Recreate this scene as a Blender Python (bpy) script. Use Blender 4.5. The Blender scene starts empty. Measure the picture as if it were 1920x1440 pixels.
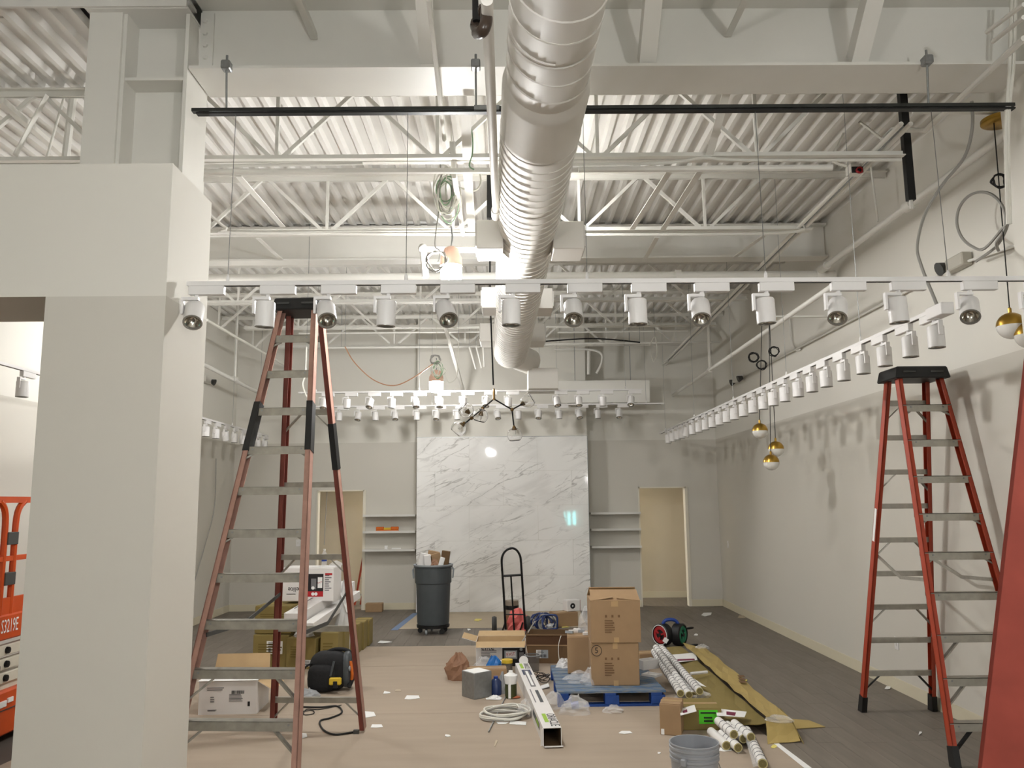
import bpy, bmesh, math, random
from mathutils import Vector as V, Matrix
random.seed(7)
PI = math.pi
SC = bpy.context.scene
COL = SC.collection

# ------------------------------------------------------------------ camera
FPX, PITCH, YAW, ROLL, CAMZ = 1517.64, 0.143276, 0.0090141, -0.0103069, 1.88
cy, sy, cp, sp = math.cos(YAW), math.sin(YAW), math.cos(PITCH), math.sin(PITCH)
FW = V((sy * cp, cy * cp, sp)); R0 = V((cy, -sy, 0)); U0 = R0.cross(FW)
CR = R0 * math.cos(ROLL) + U0 * math.sin(ROLL)
CU = U0 * math.cos(ROLL) - R0 * math.sin(ROLL)
EYE = V((0, 0, CAMZ))
cam = bpy.data.cameras.new('camera'); camo = bpy.data.objects.new('camera', cam); COL.objects.link(camo)
cam.sensor_fit = 'HORIZONTAL'; cam.sensor_width = 36.0; cam.lens = 36.0 * FPX / 1920
cam.clip_start = 0.05; cam.clip_end = 200
mw = Matrix.Identity(4)
for i in range(3):
    mw[i][0] = CR[i]; mw[i][1] = CU[i]; mw[i][2] = -FW[i]; mw[i][3] = EYE[i]
camo.matrix_world = mw
SC.camera = camo

# ------------------------------------------------------------------ world, exposure
w = bpy.data.worlds.new('world'); SC.world = w; w.use_nodes = True
w.node_tree.nodes['Background'].inputs[0].default_value = (0.02, 0.022, 0.025, 1)
w.node_tree.nodes['Background'].inputs[1].default_value = 0.3
SC.view_settings.view_transform = 'Standard'; SC.view_settings.look = 'None'
SC.view_settings.gamma = 1; SC.view_settings.use_curve_mapping = False
SC.view_settings.exposure = 1.04
LAMP_E = (330.0, 165.0, 130.0, 300.0, 400.0, 110.0, 110.0)     # radiance of the work lamps, the last three being added fill lamps
LAMP_R = 420.0                                  # radiance of the corridor lamp
LAMP_COL = (1.0, 0.99, 0.975)

# ------------------------------------------------------------------ unprojection (photo frame 1920x1440)
def ray(px, py): return CR * ((px - 960) / FPX) - CU * ((py - 720) / FPX) + FW
def PY(px, py, Y): d = ray(px, py); return EYE + d * (Y / d.y)
def PX(px, py, X): d = ray(px, py); return EYE + d * (X / d.x)
def PZ(px, py, z=0.0): d = ray(px, py); return EYE + d * ((z - CAMZ) / d.z)

# ------------------------------------------------------------------ materials
def lin(c):
    c = c / 255.0
    return c / 12.92 if c <= 0.04045 else ((c + 0.055) / 1.055) ** 2.4
def rgb(t): return (lin(t[0]), lin(t[1]), lin(t[2]), 1)
MATS = {}
def mat(name, col, rough=0.6, metal=0.0, var=0.0, scale=20.0, bump=0.0, stretch=(1, 1, 1), col2=None, thr=None, trans=0.0, alpha=1.0, coord='Object', rnd=0.0, ior=1.45, spec=0.5):
    if name in MATS: return MATS[name]
    m = bpy.data.materials.new(name); m.use_nodes = True; MATS[name] = m
    nt = m.node_tree; b = nt.nodes['Principled BSDF']
    b.inputs['Base Color'].default_value = rgb(col)
    b.inputs['Roughness'].default_value = rough; b.inputs['Metallic'].default_value = metal
    b.inputs['Transmission Weight'].default_value = trans; b.inputs['Alpha'].default_value = alpha
    b.inputs['IOR'].default_value = ior; b.inputs['Specular IOR Level'].default_value = spec
    if var or bump or col2 or rnd:
        tc = nt.nodes.new('ShaderNodeTexCoord'); mp = nt.nodes.new('ShaderNodeMapping')
        mp.inputs['Scale'].default_value = stretch
        nt.links.new(tc.outputs[coord], mp.inputs['Vector'])
        n = nt.nodes.new('ShaderNodeTexNoise'); n.inputs['Scale'].default_value = scale; n.inputs['Detail'].default_value = 6
        nt.links.new(mp.outputs[0], n.inputs['Vector'])
        mr = nt.nodes.new('ShaderNodeMapRange')
        lo, hi = thr if thr else (0.25, 0.75)
        mr.inputs[1].default_value = lo; mr.inputs[2].default_value = hi
        nt.links.new(n.outputs['Fac'], mr.inputs[0])
        mx = nt.nodes.new('ShaderNodeMix'); mx.data_type = 'RGBA'
        c = rgb(col)
        if col2: A, B = c, rgb(col2)
        else:
            A = tuple(x * (1 - var) for x in c[:3]) + (1,); B = tuple(min(1, x * (1 + var)) for x in c[:3]) + (1,)
        mx.inputs['A'].default_value = A; mx.inputs['B'].default_value = B
        nt.links.new(mr.outputs[0], mx.inputs['Factor'])
        out = mx.outputs['Result']
        if rnd:
            oi = nt.nodes.new('ShaderNodeObjectInfo'); r2 = nt.nodes.new('ShaderNodeMapRange')
            r2.inputs[3].default_value = 1 - rnd; r2.inputs[4].default_value = 1 + rnd
            nt.links.new(oi.outputs['Random'], r2.inputs[0])
            hs = nt.nodes.new('ShaderNodeHueSaturation'); nt.links.new(out, hs.inputs['Color'])
            nt.links.new(r2.outputs[0], hs.inputs['Value']); out = hs.outputs['Color']
        nt.links.new(out, b.inputs['Base Color'])
        if bump:
            bp = nt.nodes.new('ShaderNodeBump'); bp.inputs['Strength'].default_value = bump; bp.inputs['Distance'].default_value = 0.01
            nt.links.new(n.outputs['Fac'], bp.inputs['Height']); nt.links.new(bp.outputs[0], b.inputs['Normal'])
    return m
def emis(name, col, strength):
    m = bpy.data.materials.new(name); m.use_nodes = True; nt = m.node_tree
    nt.nodes.remove(nt.nodes['Principled BSDF'])
    e = nt.nodes.new('ShaderNodeEmission'); e.inputs[0].default_value = tuple(col) + (1,); e.inputs[1].default_value = strength
    nt.links.new(e.outputs[0], nt.nodes['Material Output'].inputs[0]); MATS[name] = m
    return m
def two_tone(name, low, high, zsplit):
    """wall paint: darker below the paint line, lighter above it"""
    m = mat(name, low, 0.75, var=0.02, scale=3)
    nt = m.node_tree; b = nt.nodes['Principled BSDF']
    g = nt.nodes.new('ShaderNodeNewGeometry'); s = nt.nodes.new('ShaderNodeSeparateXYZ')
    nt.links.new(g.outputs['Position'], s.inputs[0])
    gt = nt.nodes.new('ShaderNodeMath'); gt.operation = 'GREATER_THAN'; gt.inputs[1].default_value = zsplit
    nt.links.new(s.outputs['Z'], gt.inputs[0])
    mx = nt.nodes.new('ShaderNodeMix'); mx.data_type = 'RGBA'
    mx.inputs['A'].default_value = rgb(low); mx.inputs['B'].default_value = rgb(high)
    nt.links.new(gt.outputs[0], mx.inputs['Factor']); nt.links.new(mx.outputs['Result'], b.inputs['Base Color'])
    n = nt.nodes.new('ShaderNodeTexNoise'); n.inputs['Scale'].default_value = 180
    bp = nt.nodes.new('ShaderNodeBump'); bp.inputs['Strength'].default_value = 0.05; bp.inputs['Distance'].default_value = 0.004
    nt.links.new(g.outputs['Position'], n.inputs['Vector'])
    nt.links.new(n.outputs['Fac'], bp.inputs['Height']); nt.links.new(bp.outputs[0], b.inputs['Normal'])
    return m
def marble_mat():
    m = mat('marble', (240, 239, 236), 0.035)
    nt = m.node_tree; b = nt.nodes['Principled BSDF']
    g = nt.nodes.new('ShaderNodeNewGeometry')
    oi = nt.nodes.new('ShaderNodeObjectInfo')
    off = nt.nodes.new('ShaderNodeVectorMath'); off.operation = 'MULTIPLY_ADD'
    rn = nt.nodes.new('ShaderNodeCombineXYZ'); nt.links.new(oi.outputs['Random'], rn.inputs['Y'])
    off.inputs[1].default_value = (0, 0.12, 0)
    nt.links.new(rn.outputs[0], off.inputs[0]); nt.links.new(g.outputs['Position'], off.inputs[2])
    last = None
    for sc, wid, amt, ang, det, rr in ((0.9, 0.010, 0.55, 24, 6, 0.5), (1.7, 0.008, 0.36, 31, 6, 0.5), (1.2, 0.07, 0.12, 26, 4, 0.5), (1.3, 0.007, 0.3, -12, 6, 0.5)):
        mp = nt.nodes.new('ShaderNodeMapping'); mp.vector_type = 'TEXTURE'
        mp.inputs['Rotation'].default_value = (0, math.radians(-ang), 0)
        mp.inputs['Scale'].default_value = (4.2, 1, 0.8)
        mp.inputs['Location'].default_value = (sc * 3, 0, sc * 5)
        nt.links.new(off.outputs[0], mp.inputs['Vector'])
        n = nt.nodes.new('ShaderNodeTexNoise'); n.inputs['Scale'].default_value = sc * 1.7; n.inputs['Detail'].default_value = det
        n.inputs['Roughness'].default_value = rr; n.inputs['Distortion'].default_value = 0.2
        nt.links.new(mp.outputs[0], n.inputs['Vector'])
        s1 = nt.nodes.new('ShaderNodeMath'); s1.operation = 'SUBTRACT'; s1.inputs[1].default_value = 0.5
        s2 = nt.nodes.new('ShaderNodeMath'); s2.operation = 'ABSOLUTE'
        nt.links.new(n.outputs['Fac'], s1.inputs[0]); nt.links.new(s1.outputs[0], s2.inputs[0])
        mr = nt.nodes.new('ShaderNodeMapRange'); mr.inputs[1].default_value = 0; mr.inputs[2].default_value = wid
        mr.inputs[3].default_value = amt; mr.inputs[4].default_value = 0
        nt.links.new(s2.outputs[0], mr.inputs[0])
        fade = nt.nodes.new('ShaderNodeTexNoise'); fade.inputs['Scale'].default_value = 1.6
        nt.links.new(off.outputs[0], fade.inputs['Vector'])
        fm = nt.nodes.new('ShaderNodeMapRange'); fm.inputs[1].default_value = 0.38; fm.inputs[2].default_value = 0.56
        nt.links.new(fade.outputs['Fac'], fm.inputs[0])
        mu = nt.nodes.new('ShaderNodeMath'); mu.operation = 'MULTIPLY'
        nt.links.new(mr.outputs[0], mu.inputs[0]); nt.links.new(fm.outputs[0], mu.inputs[1])
        if last is None: last = mu.outputs[0]
        else:
            mxx = nt.nodes.new('ShaderNodeMath'); mxx.operation = 'MAXIMUM'
            nt.links.new(last, mxx.inputs[0]); nt.links.new(mu.outputs[0], mxx.inputs[1]); last = mxx.outputs[0]
    mx = nt.nodes.new('ShaderNodeMix'); mx.data_type = 'RGBA'
    mx.inputs['A'].default_value = rgb((242, 241, 238)); mx.inputs['B'].default_value = rgb((112, 108, 100))
    nt.links.new(last, mx.inputs['Factor']); nt.links.new(mx.outputs['Result'], b.inputs['Base Color'])
    return m

ZP = 2.95
WALL = two_tone('wall_paint', (205, 201, 191), (222, 219, 210), ZP)
BACKW = WALL
WHITE = mat('white_steel_paint', (224, 222, 215), 0.5, var=0.02, scale=4)
DECKM = mat('white_deck_paint', (226, 224, 219), 0.45, var=0.03, scale=5)
DUCTM = mat('white_duct_paint', (224, 221, 214), 0.6, var=0.02, scale=3)
TRKW = mat('white_fixture', (226, 224, 222), 0.4)
REFL = mat('reflector', (205, 200, 190), 0.15, 1.0)
RIMG = mat('lens_rim', (150, 148, 142), 0.35, 0.6)
BASEB = mat('vinyl_baseboard', (212, 204, 180), 0.55)
CORR = mat('corridor_paint', (204, 193, 170), 0.8, var=0.02, scale=3)
GALV = mat('galvanized', (150, 152, 152), 0.45, 0.85, var=0.12, scale=25)
STRUT = mat('dark_strut', (70, 72, 70), 0.4, 0.8, var=0.15, scale=14)
BLACK = mat('black_plastic', (22, 22, 22), 0.5)
BLACKM = mat('black_steel', (16, 16, 18), 0.35, 0.3)
CORD = mat('black_cord', (18, 18, 18), 0.6)
BROWNP = mat('brown_pvc', (62, 50, 42), 0.3)
GOLD = mat('brass', (176, 140, 62), 0.3, 0.9)
MILK = mat('milk_glass', (222, 220, 214), 0.25)
PLANK = mat('vinyl_plank', (116, 108, 99), 0.55, scale=3.2, stretch=(5.5, 0.55, 5), var=0.16, rnd=0.06, coord='Object', bump=0.05)
SUBF = mat('subfloor', (88, 80, 73), 0.8)
PAPER = mat('floor_paper', (166, 151, 134), 0.85, var=0.06, scale=2.2, stretch=(0.5, 3, 1), bump=0.08)
PAPER2 = mat('floor_board', (186, 172, 150), 0.8, var=0.06, scale=3, bump=0.05)
BLUETAPE = mat('blue_tape', (120, 140, 172), 0.7)
FIBR = mat('orange_fiberglass', (164, 62, 38), 0.42, var=0.08, scale=7)
FIBRN = mat('worn_orange_fiberglass', (150, 68, 56), 0.5, var=0.14, scale=14, bump=0.1)
FIBN = mat('worn_orange_fiberglass', (150, 68, 56), 0.5, var=0.14, scale=14, bump=0.1)
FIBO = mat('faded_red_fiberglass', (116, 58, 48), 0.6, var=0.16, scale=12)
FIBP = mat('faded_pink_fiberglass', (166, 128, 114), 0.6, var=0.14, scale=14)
ALU = mat('ladder_aluminium', (168, 164, 154), 0.42, 0.55, var=0.12, scale=20)
ALUW = mat('worn_aluminium', (158, 154, 144), 0.5, 0.5, var=0.2, scale=16)
GREYP = mat('grey_bin_plastic', (72, 77, 80), 0.5, var=0.08, scale=8)
GREYH = mat('pale_grey_plastic', (150, 156, 160), 0.5)
BUCK = mat('bucket_plastic', (150, 153, 158), 0.4, var=0.03, scale=5)
CARD = mat('cardboard', (154, 126, 94), 0.8, var=0.05, scale=9)
CARDIN = mat('cardboard_inside', (188, 160, 120), 0.85, var=0.05, scale=9)
CARDD = mat('cardboard_dark', (104, 80, 54), 0.85, var=0.06, scale=9)
OLIVE = mat('olive_cardboard', (132, 116, 66), 0.75, var=0.06, scale=7)
OLIVEL = mat('olive_cardboard_light', (172, 150, 92), 0.75, var=0.06, scale=7)
WCARD = mat('white_cardboard', (222, 219, 216), 0.6, var=0.02, scale=6)
WPAPER = mat('white_paper', (236, 236, 234), 0.7)
INK = mat('black_ink', (28, 26, 28), 0.7)
INKB = mat('brown_ink', (112, 84, 56), 0.8)
INKG = mat('grey_ink', (120, 118, 120), 0.7)
REDP = mat('red_print', (176, 34, 40), 0.6)
GREENP = mat('green_print', (150, 186, 60), 0.6)
GREENL = mat('green_label', (86, 210, 40), 0.6)
CLEAR = mat('clear_film', (240, 240, 240), 0.12, alpha=0.28, var=0.02, scale=30, bump=0.4)
CLEARG = mat('clear_glass', (255, 255, 255), 0.02, trans=1.0, ior=1.35)
PALB = mat('blue_pallet_paint', (28, 66, 136), 0.7, var=0.15, scale=12, col2=None)
PALT = mat('worn_blue_boards', (74, 104, 138), 0.75, scale=9, stretch=(1, 4, 4), col2=(142, 138, 122), thr=(0.4, 0.75))
WOODD = mat('dark_wood', (92, 76, 60), 0.8, var=0.1, scale=8)
YELLOW = mat('yellow_plastic', (214, 180, 50), 0.5)
ORANGE = mat('orange_plastic', (206, 104, 30), 0.45)
LIFTO = mat('lift_orange', (200, 76, 20), 0.42, var=0.06, scale=10)
LIFTW = mat('lift_white', (214, 208, 192), 0.5, var=0.06, scale=8)
DARKG = mat('dark_grey', (66, 66, 64), 0.6)
BAGB = mat('bag_black', (24, 24, 26), 0.8, var=0.2, scale=30, bump=0.3)
BROWNBAG = mat('brown_bag_paper', (142, 106, 82), 0.65, var=0.12, scale=14, bump=0.5)
BLUE = mat('blue_plastic', (30, 62, 140), 0.4)
BLUEW = mat('blue_wire', (44, 62, 112), 0.5, var=0.2, scale=30)
PINK = mat('pink_bag', (222, 110, 104), 0.35, var=0.1, scale=12)
REDW = mat('red_wire', (150, 26, 30), 0.5)
GREENW = mat('green_wire', (30, 120, 84), 0.5)
TUBEW = mat('white_roll', (224, 222, 218), 0.5)
TUBEI = mat('roll_inside', (196, 186, 132), 0.7)
PEACH = mat('peach_plastic', (232, 192, 170), 0.45)
CABW = mat('white_cable', (222, 220, 210), 0.45)
CABG = mat('green_cable', (140, 172, 138), 0.5)
CABO = mat('orange_cable', (186, 138, 106), 0.5)
CABGR = mat('grey_cable', (150, 148, 142), 0.5)
SHELF = mat('shelf_white', (214, 212, 206), 0.5)

# ------------------------------------------------------------------ mesh builder
class M:
    def __init__(s): s.v = []; s.f = []; s.mi = []; s.mats = []
    def _m(s, m):
        if m not in s.mats: s.mats.append(m)
        return s.mats.index(m)
    def add(s, vs, fs, m):
        o = len(s.v); s.v += [V(p) for p in vs]; k = s._m(m)
        for f in fs: s.f.append([i + o for i in f]); s.mi.append(k)
        return s
    def hexa(s, p, m):   # 8 points: bottom 4 ccw, top 4 ccw
        return s.add(p, [(3, 2, 1, 0), (4, 5, 6, 7), (0, 1, 5, 4), (1, 2, 6, 5), (2, 3, 7, 6), (3, 0, 4, 7)], m)
    def box(s, lo, hi, m):
        a, b = lo, hi
        return s.hexa([(a[0], a[1], a[2]), (b[0], a[1], a[2]), (b[0], b[1], a[2]), (a[0], b[1], a[2]), (a[0], a[1], b[2]), (b[0], a[1], b[2]), (b[0], b[1], b[2]), (a[0], b[1], b[2])], m)
    def cbox(s, c, d, m, mtx=None):
        h = [x / 2 for x in d]; ps = []
        for z in (-1, 1):
            for x, y in ((-1, -1), (1, -1), (1, 1), (-1, 1)):
                p = V((x * h[0], y * h[1], z * h[2]))
                if mtx: p = mtx @ p
                ps.append(p + V(c))
        return s.hexa(ps, m)
    def bar(s, a, b, wd, ht, m, up=(0, 0, 1)):
        a, b = V(a), V(b); d = (b - a).normalized(); u = V(up)
        if abs(d.dot(u)) > 0.97: u = V((0, 1, 0))
        x = d.cross(u).normalized(); z = x.cross(d)
        ps = []
        for q in (a, b):
            for i, j in ((-1, -1), (1, -1), (1, 1), (-1, 1)):
                ps.append(q + x * (i * wd / 2) + z * (j * ht / 2))
        return s.hexa(ps, m)
    def angle(s, a, b, leg, t, m, up=(0, 0, 1)):
        """an L section along a-b"""
        a, b = V(a), V(b); d = (b - a).normalized(); u = V(up)
        if abs(d.dot(u)) > 0.97: u = V((0, 1, 0))
        x = d.cross(u).normalized(); z = x.cross(d)
        prof = [(0, 0), (leg, 0), (leg, t), (t, t), (t, leg), (0, leg)]
        vs = [q + x * p + z * r for q in (a, b) for p, r in prof]; n = 6
        fs = [(i, (i + 1) % n, n + (i + 1) % n, n + i) for i in range(n)] + [tuple(range(n - 1, -1, -1)), tuple(range(n, 2 * n))]
        return s.add(vs, fs, m)
    def tube(s, pts, r, m, n=8, closed=False, rs=None):
        pts = [V(p) for p in pts]; L = len(pts); rings = []; prev = None
        for i, p in enumerate(pts):
            if closed: t = pts[(i + 1) % L] - pts[i - 1]
            else: t = pts[min(i + 1, L - 1)] - pts[max(i - 1, 0)]
            t = t.normalized() if t.length > 1e-9 else V((0, 0, 1))
            if prev is None:
                u = V((0, 0, 1)) if abs(t.z) < 0.9 else V((1, 0, 0))
                x = t.cross(u).normalized()
            else:
                x = prev - t * prev.dot(t); x = x.normalized() if x.length > 1e-6 else t.orthogonal().normalized()
            prev = x; y = t.cross(x); rr = rs[i] if rs else r
            rings.append([p + (x * math.cos(2 * PI * k / n) + y * math.sin(2 * PI * k / n)) * rr for k in range(n)])
        vs = [q for rg in rings for q in rg]; fs = []
        for i in range(L if closed else L - 1):
            j = (i + 1) % L
            for k in range(n):
                fs.append((i * n + k, i * n + (k + 1) % n, j * n + (k + 1) % n, j * n + k))
        if not closed: fs += [tuple(range(n - 1, -1, -1)), tuple(range((L - 1) * n, L * n))]
        return s.add(vs, fs, m)
    def lathe(s, prof, m, c=(0, 0, 0), n=24, mtx=None, capb=False, capt=False):
        vs = []; c = V(c)
        for r, z in prof:
            for k in range(n):
                p = V((r * math.cos(2 * PI * k / n), r * math.sin(2 * PI * k / n), z))
                vs.append((mtx @ p if mtx else p) + c)
        fs = []
        for i in range(len(prof) - 1):
            for k in range(n): fs.append((i * n + k, i * n + (k + 1) % n, (i + 1) * n + (k + 1) % n, (i + 1) * n + k))
        if capb: fs.append(tuple(range(n - 1, -1, -1)))
        if capt: fs.append(tuple(range((len(prof) - 1) * n, len(prof) * n)))
        return s.add(vs, fs, m)
    def poly(s, pts, t, m, nrm=None):
        """a flat polygon with thickness t along its normal"""
        pts = [V(p) for p in pts]; n = len(pts)
        if nrm is None: nrm = (pts[1] - pts[0]).cross(pts[2] - pts[0]).normalized()
        else: nrm = V(nrm)
        vs = pts + [p + nrm * t for p in pts]
        fs = [tuple(range(n - 1, -1, -1)), tuple(range(n, 2 * n))] + [(i, (i + 1) % n, n + (i + 1) % n, n + i) for i in range(n)]
        return s.add(vs, fs, m)
    def sphere(s, c, r, m, nu=16, nv=10, v0=0.0, v1=1.0, scale=(1, 1, 1), pw=1.0):
        vs = []; fs = []; g = lambda x: math.copysign(abs(x) ** pw, x)
        for j in range(nv + 1):
            th = PI * (v0 + (v1 - v0) * j / nv)
            for i in range(nu):
                ph = 2 * PI * i / nu
                vs.append(V((r * g(math.sin(th)) * g(math.cos(ph)) * scale[0], r * g(math.sin(th)) * g(math.sin(ph)) * scale[1], r * g(math.cos(th)) * scale[2])) + V(c))
        for j in range(nv):
            for i in range(nu): fs.append((j * nu + i, (j + 1) * nu + i, (j + 1) * nu + (i + 1) % nu, j * nu + (i + 1) % nu))
        return s.add(vs, fs, m)
    def build(s, name, parent=None, org=None, smooth=False, bevel=0.0, kind=None, label=None, solid=0.0, sub=0):
        """org: world point the vertices are made relative to (None: parent's own location)"""
        me = bpy.data.meshes.new(name)
        o = bpy.data.objects.new(name, me); COL.objects.link(o)
        off = V((0, 0, 0))
        if parent is not None:
            o.parent = parent; off = wloc(parent)
            if org is not None: o.location = V(org) - off; off = V(org)
        elif org is not None: o.location = V(org); off = V(org)
        me.from_pydata([tuple(p - off) for p in s.v], [], s.f)
        for mt in s.mats: me.materials.append(mt)
        me.polygons.foreach_set('material_index', s.mi)
        bm = bmesh.new(); bm.from_mesh(me)
        bmesh.ops.remove_doubles(bm, verts=bm.verts, dist=1e-5)
        bmesh.ops.recalc_face_normals(bm, faces=bm.faces)
        if bevel: bmesh.ops.bevel(bm, geom=[e for e in bm.edges if e.is_manifold and e.calc_face_angle(0) > 0.6], offset=bevel, segments=1, affect='EDGES', profile=0.7)
        bm.to_mesh(me); bm.free()
        if smooth:
            me.polygons.foreach_set('use_smooth', [True] * len(me.polygons)); me.set_sharp_from_angle(angle=math.radians(38))
        if solid:
            md = o.modifiers.new('solid', 'SOLIDIFY'); md.thickness = solid
        if sub:
            md = o.modifiers.new('sub', 'SUBSURF'); md.levels = sub; md.render_levels = sub
        if kind: o['kind'] = kind
        if label: o['label'] = label
        me.update()
        return o
def wloc(o):
    p = V(o.location)
    while o.parent: o = o.parent; p += V(o.location)
    return p
LABELS = {}
def tag(o, label, cat, group=None):
    o['label'] = label; o['category'] = cat
    if group: o['group'] = group
    return o
def thing(name, label, cat, loc, group=None):
    o = bpy.data.objects.new(name, None); COL.objects.link(o); o.empty_display_size = 0.1
    o.location = V(loc); return tag(o, label, cat, group)
def struct(name, loc=(0, 0, 0)):
    o = bpy.data.objects.new(name, None); COL.objects.link(o); o.location = V(loc); o['kind'] = 'structure'; return o
def copy_tree(o, parent=None):
    c = o.copy(); COL.objects.link(c)
    if parent is not None: c.parent = parent
    for ch in list(o.children): copy_tree(ch, c)
    return c
ORD = ['first', 'second', 'third', 'fourth', 'fifth', 'sixth', 'seventh', 'eighth', 'ninth', 'tenth', 'eleventh', 'twelfth', 'thirteenth', 'fourteenth', 'fifteenth', 'sixteenth', 'seventeenth', 'eighteenth', 'nineteenth', 'twentieth', 'twenty-first', 'twenty-second', 'twenty-third', 'twenty-fourth', 'twenty-fifth', 'twenty-sixth', 'twenty-seventh', 'twenty-eighth', 'twenty-ninth', 'thirtieth']
def spline(pts, n=8, closed=False):
    pts = [V(p) for p in pts]; out = []; L = len(pts)
    for i in range(L if closed else L - 1):
        if closed: p0, p1, p2, p3 = pts[i - 1], pts[i], pts[(i + 1) % L], pts[(i + 2) % L]
        else: p0, p1, p2, p3 = pts[max(i - 1, 0)], pts[i], pts[i + 1], pts[min(i + 2, L - 1)]
        for k in range(n):
            t = k / n
            out.append(0.5 * ((2 * p1) + (p2 - p0) * t + (2 * p0 - 5 * p1 + 4 * p2 - p3) * t * t + (3 * p1 - p0 - 3 * p2 + p3) * t ** 3))
    if not closed: out.append(pts[-1])
    return out
DG = bpy.context.evaluated_depsgraph_get
def lettering(txt, size, m, mtx, parent, name='lettering', shear=0.0, align='LEFT', label=None):
    """flat letters lying in the local XY plane of mtx (world matrix)"""
    cu = bpy.data.curves.new('txt', 'FONT'); cu.body = txt; cu.size = size; cu.extrude = 0.0004; cu.shear = shear; cu.align_x = align; cu.align_y = 'CENTER'; cu.resolution_u = 2
    t = bpy.data.objects.new('txt', cu); COL.objects.link(t)
    me = bpy.data.meshes.new_from_object(t.evaluated_get(DG()))
    bpy.data.objects.remove(t); bpy.data.curves.remove(cu)
    off = wloc(parent)
    me.transform(Matrix.Translation(-off) @ mtx)
    me.materials.clear(); me.materials.append(m); me.name = name
    o = bpy.data.objects.new(name, me); COL.objects.link(o); o.parent = parent
    if label: o['label'] = label
    return o
def hang(o, *pts, top=5.13, r=0.003, m=None):
    for p in pts:
        p = V(p); t = top if isinstance(top, V) else V((p.x, p.y, top))
        M().tube([p, t], r, m or GALV, 5).build('hanger_wire', o)
    return o
def frame(origin, x, y):
    x = V(x).normalized(); y = V(y); y = (y - x * y.dot(x)).normalized(); z = x.cross(y)
    m = Matrix.Identity(4)
    for i in range(3): m[i][0] = x[i]; m[i][1] = y[i]; m[i][2] = z[i]; m[i][3] = V(origin)[i]
    return m
def RZ(a): return Matrix.Rotation(math.radians(a), 3, 'Z')
def RX(a): return Matrix.Rotation(math.radians(a), 3, 'X')
def RY(a): return Matrix.Rotation(math.radians(a), 3, 'Y')

# ================================================================== THE ROOM
XL, XR, YB, YF, ZD = -4.9, 3.83, 14.72, -14.0, 5.12
MX0, MX1, YM = -1.56, 1.445, 14.32          # marble chase
fl = M().box((XL - 0.2, YF - 0.2, -0.1), (XR + 0.2, 17.2, -0.004), SUBF).build('floor'); fl['kind'] = 'structure'
pk = M().box((-0.0885, -0.609, -0.004), (0.0885, 0.609, 0.0), PLANK)
pk0 = pk.build('plank', fl); first = True
def planks(x0, x1, y0, y1):
    global first
    nx = round((x1 - x0) / 0.179); pw = (x1 - x0) / nx
    for i in range(nx):
        y = y0 + random.uniform(-0.9, 0)
        while y < y1:
            a, b = max(y, y0 - 0.2), min(y + 1.22, y1)
            if b - a > 0.25:
                o = pk0 if first else pk0.copy()
                if not first: COL.objects.link(o); o.parent = fl
                first = False
                o.location = (x0 + (i + 0.5) * pw, (a + b) / 2, 0); o.scale = (pw / 0.179, (b - a) / 1.22 if (b - a) < 1.2 else 1, 1)
            y += 1.222
planks(1.32, 3.828, 5.0, 14.7); planks(XL + 0.02, -1.55, 9.6, 14.7); planks(-1.55, 1.32, 10.9, 12.6)
M().box((MX0 - 0.01, 12.5, -0.004), (MX1 + 0.1, 14.6, 0.0), PLANK).build('floor_plank_infill', fl)
M().box((XL, 14.7, -0.004), (XR, 16.1, 0.0), PLANK).build('corridor_floor', fl)
# walls
def wallbox(name, lo, hi, m=WALL):
    o = M().box(lo, hi, m).build(name); o['kind'] = 'structure'; return o
wallbox('wall_right', (XR, YF, 0), (XR + 0.15, 16.2, 5.6))
wallbox('wall_left', (XL - 0.15, YF, 0), (XL, 16.2, 5.6))
wallbox('wall_front', (XL - 0.15, YF - 0.15, 0), (XR + 0.15, YF, 5.6))
DL0, DL1, DR0, DR1, DH = -3.39, -2.545, 2.39, 3.25, 2.1
for lo, hi in (((XL, YB, 0), (DL0, YB + 0.13, 5.6)), ((DL1, YB, 0), (MX0, YB + 0.13, 5.6)), ((MX1, YB, 0), (DR0, YB + 0.13, 5.6)), ((DR1, YB, 0), (XR, YB + 0.13, 5.6)), ((DL0, YB, DH), (DL1, YB + 0.13, 5.6)), ((DR0, YB, DH), (DR1, YB + 0.13, 5.6))):
    wallbox('wall_back', lo, hi, BACKW)
wallbox('wall_chase', (MX0, YM + 0.002, 0), (MX1, YB + 0.2, 5.6), BACKW)
wallbox('wall_corridor', (XL, 16.05, 0), (XR, 16.2, 3.2), CORR)
wallbox('ceiling_corridor', (XL, YB + 0.13, 2.5), (XR, 16.2, 2.6), CORR)
for i, (x0, x1) in enumerate(((DL0, DL1), (DR0, DR1))):
    d = struct('door_%d' % (i + 1), ((x0 + x1) / 2, YB, 0))
    m = mat('door_frame', (222, 216, 200), 0.5)
    M().box((x0 - 0.005, YB - 0.012, 0), (x0 + 0.02, YB + 0.15, DH), m).build('jamb', d)
    M().box((x1 - 0.02, YB - 0.012, 0), (x1 + 0.03, YB + 0.15, DH), m).build('jamb', d)
    M().box((x0, YB - 0.012, DH - 0.02), (x1, YB + 0.15, DH), m).build('head', d)
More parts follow.
